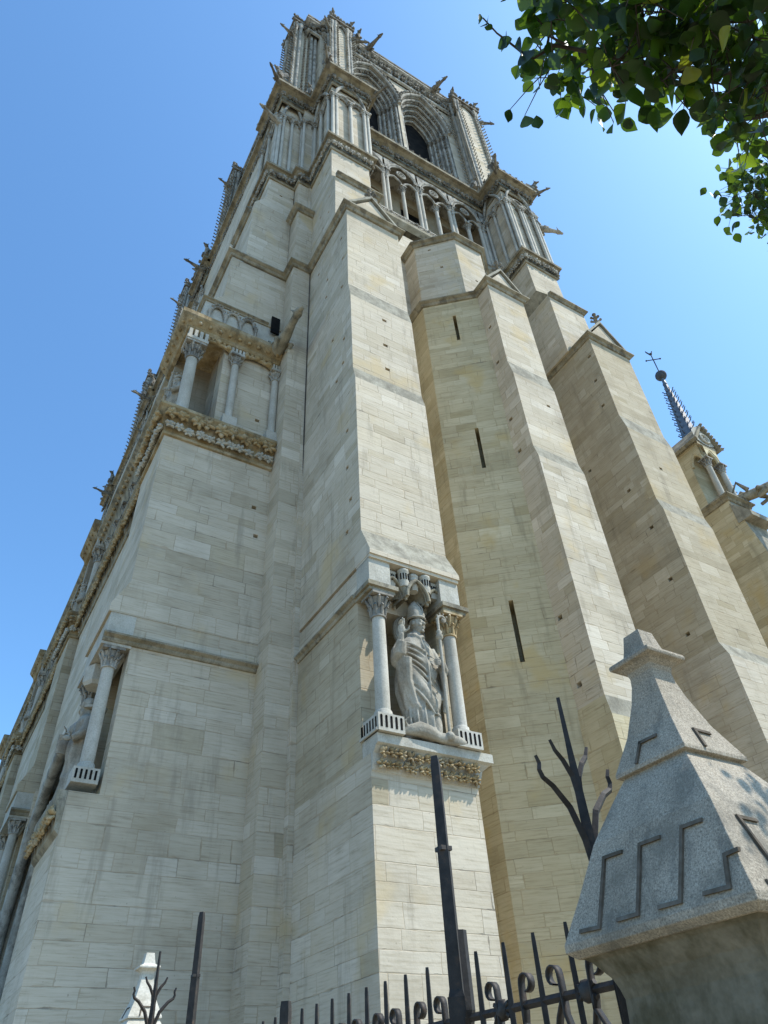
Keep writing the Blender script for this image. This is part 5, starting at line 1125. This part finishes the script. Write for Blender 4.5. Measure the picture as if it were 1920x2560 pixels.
FARC = [(3.89,0.37,5.19),(3.42,0.62,4.43),(3.63,0.35,4.63),(3.53,0.33,4.35),(3.69,0.46,4.93),(4.12,0.52,4.89),(3.66,0.52,4.45),(3.81,0.46,4.67),(3.35,0.46,4.59),(3.99,0.65,4.89),(3.48,0.54,4.58),(3.54,0.57,4.84),(3.64,0.6,5.12),(3.6,0.23,4.66),(3.78,0.69,5.03),(3.83,0.3,4.9),(3.56,0.37,4.87),(4.05,0.55,5.05),(3.83,0.42,4.54),(3.63,0.39,4.55),(3.52,0.55,4.48),(3.89,0.47,5.05),(3.74,0.68,5.13),(3.47,0.51,4.95),(4.04,0.58,4.76),(3.95,0.31,5.19),(3.37,0.42,4.76),(4,0.71,5.03),(3.69,0.51,4.78),(4.06,0.31,5.05),(3.9,0.49,4.52),(3.94,0.42,5.16),(3.43,0.42,4.7),(3.85,0.41,4.68),(3.92,0.48,4.94)]
def tree(root):
    b = MB(); b.tube([(4.6,-1.0,GROUND),(4.55,-1.0,.2),(4.5,-.95,1.8),(4.35,-.7,3.4),(4.2,-.2,5.0),(4.1,.2,6.0)], [.24,.20,.17,.13,.09,.05], 10); b.build('trunk', M_BARK, root)
    def limb(pts, r): q = MB(); q.tube(pts, r, 7); q.build('branch', M_BARK, root)
    limb([(4.5,-.9,1.9),(3.4,-.62,2.25),(2.3,-.28,2.44),(1.75,-.08,2.46),(1.45,.05,2.42),(1.2,.15,2.36),(1.0,.22,2.36),(.86,.27,2.35)], [.07,.05,.032,.022,.015,.010,.007,.005])
    limb([(2.3,-.28,2.44),(1.8,-.16,2.6),(1.5,.0,2.62),(1.25,.15,2.66),(1.1,.28,2.66)], [.025,.016,.011,.007,.004])
    limb([(1.95,-.16,2.45),(1.7,.05,2.46),(1.5,.12,2.3),(1.35,.15,2.25)], [.016,.011,.007,.004])
    limb([(4.35,-.7,3.4),(4.1,-.1,4.2),(3.9,.3,4.75),(3.7,.45,4.8)], [.06,.04,.02,.008]); limb([(4.35,-.7,3.4),(4.6,.1,3.6),(4.9,.5,3.6),(5.1,.8,3.6)], [.05,.035,.02,.01])
    limb([(.862,.267,2.345),(.827,.324,2.337),(.785,.33,2.351),(.745,.33,2.363),(.706,.331,2.375),(.652,.323,2.392)], [.005,.004,.0035,.003,.0025,.002])
    limb([(.88,.25,2.33),(.83,.258,2.344),(.806,.249,2.353),(.769,.24,2.367)], [.004,.003,.0025,.002])
    tw = MB(); V = []; Fc = []; tint = []
    def leaf(p, L, droop, yaw, roll, t):
        d = Vector((math.cos(yaw)*math.cos(droop), math.sin(yaw)*math.cos(droop), -math.sin(droop))); s = Vector((-math.sin(yaw), math.cos(yaw), 0)); s = Matrix.Rotation(roll, 3, d) @ s; n = d.cross(s)
        o = len(V); w = L*.37; cup = random.uniform(.05, .22)*L; bend = random.uniform(-.1, .25)*L
        prof = [(0,0), (.07,.40), (.18,.78), (.33,1.0), (.50,.97), (.66,.74), (.80,.43), (.91,.19)]
        for f, _ in prof+[(1.0, 0)]: V.append(p+d*L*f - n*bend*f*f)
        for sg in (-1, 1):
            for f, ww in prof[1:]: V.append(p+d*L*f+s*sg*w*ww*random.uniform(.93, 1.05)+n*(cup*ww - bend*f*f))
        for q, base in ((0, 9), (1, 16)):
            e = [base+i for i in range(7)]; Q = [(0, 1, e[0])]+[(i+1, i+2, e[i+1], e[i]) for i in range(6)]+[(7, 8, e[6])]
            for f in Q: Fc.append(tuple(o+i for i in (f if q else f[::-1]))); tint.append(t)
    def spray(a, k, L0, spread):
        a = Vector(a)
        for i in range(k):
            off = Vector((random.gauss(0, spread), random.gauss(0, spread), random.gauss(0, spread))); p = a+off
            if i % 2 == 0: tw.tube([a, a+off*.5+Vector((0,0,.01)), p], [.0022, .0018, .0012], 4)
            t = min(1, max(0, random.gauss(.4, .25))) if random.random() > .004 else 1.0
            leaf(p, L0*random.uniform(.7, 1.2), random.uniform(.25, 1.35), random.uniform(0, 2*math.pi), random.uniform(-.7, .7), t)
    for a in NEAR: spray(a, 11, .064, .055)
    for a in FARC: spray(a, 14, .080, .11)
    for k in range(60): spray((random.uniform(4.6, 5.6), random.uniform(.4, 1.1), random.uniform(3.3, 4.0)), 6, .09, .10)
    for p, L, dr, yw in (((.652,.323,2.392),.035,.9,2.5), ((.668,.327,2.386),.05,1.2,3.4), ((.720,.331,2.372),.06,1.1,.4), ((.735,.331,2.368),.07,1.4,3.2), ((.765,.33,2.356),.075,1.35,5.6), ((.79,.328,2.348),.08,1.4,.3), ((.815,.326,2.340),.085,1.3,1.2),
                         ((.772,.241,2.366),.06,1.0,3.0), ((.80,.248,2.355),.07,1.2,3.6), ((.83,.258,2.344),.075,1.1,4.4), ((.69,.33,2.38),.03,.2,3.0)):
        leaf(Vector(p), L, dr, yw, random.uniform(-.5, .5), random.uniform(.1, .5))
    tw.build('twigs', M_BARK, root)
    me = bpy.data.meshes.new('crown'); me.from_pydata([tuple(v) for v in V], [], Fc); me.materials.append(M_LEAF)
    at = me.attributes.new('tint', 'FLOAT', 'FACE'); at.data.foreach_set('value', tint); me.polygons.foreach_set('use_smooth', [True]*len(Fc)); me.update()
    o = bpy.data.objects.new('crown', me); COL.objects.link(o); o.parent = root; o.matrix_parent_inverse = root.matrix_basis.inverted()
tree(TR)
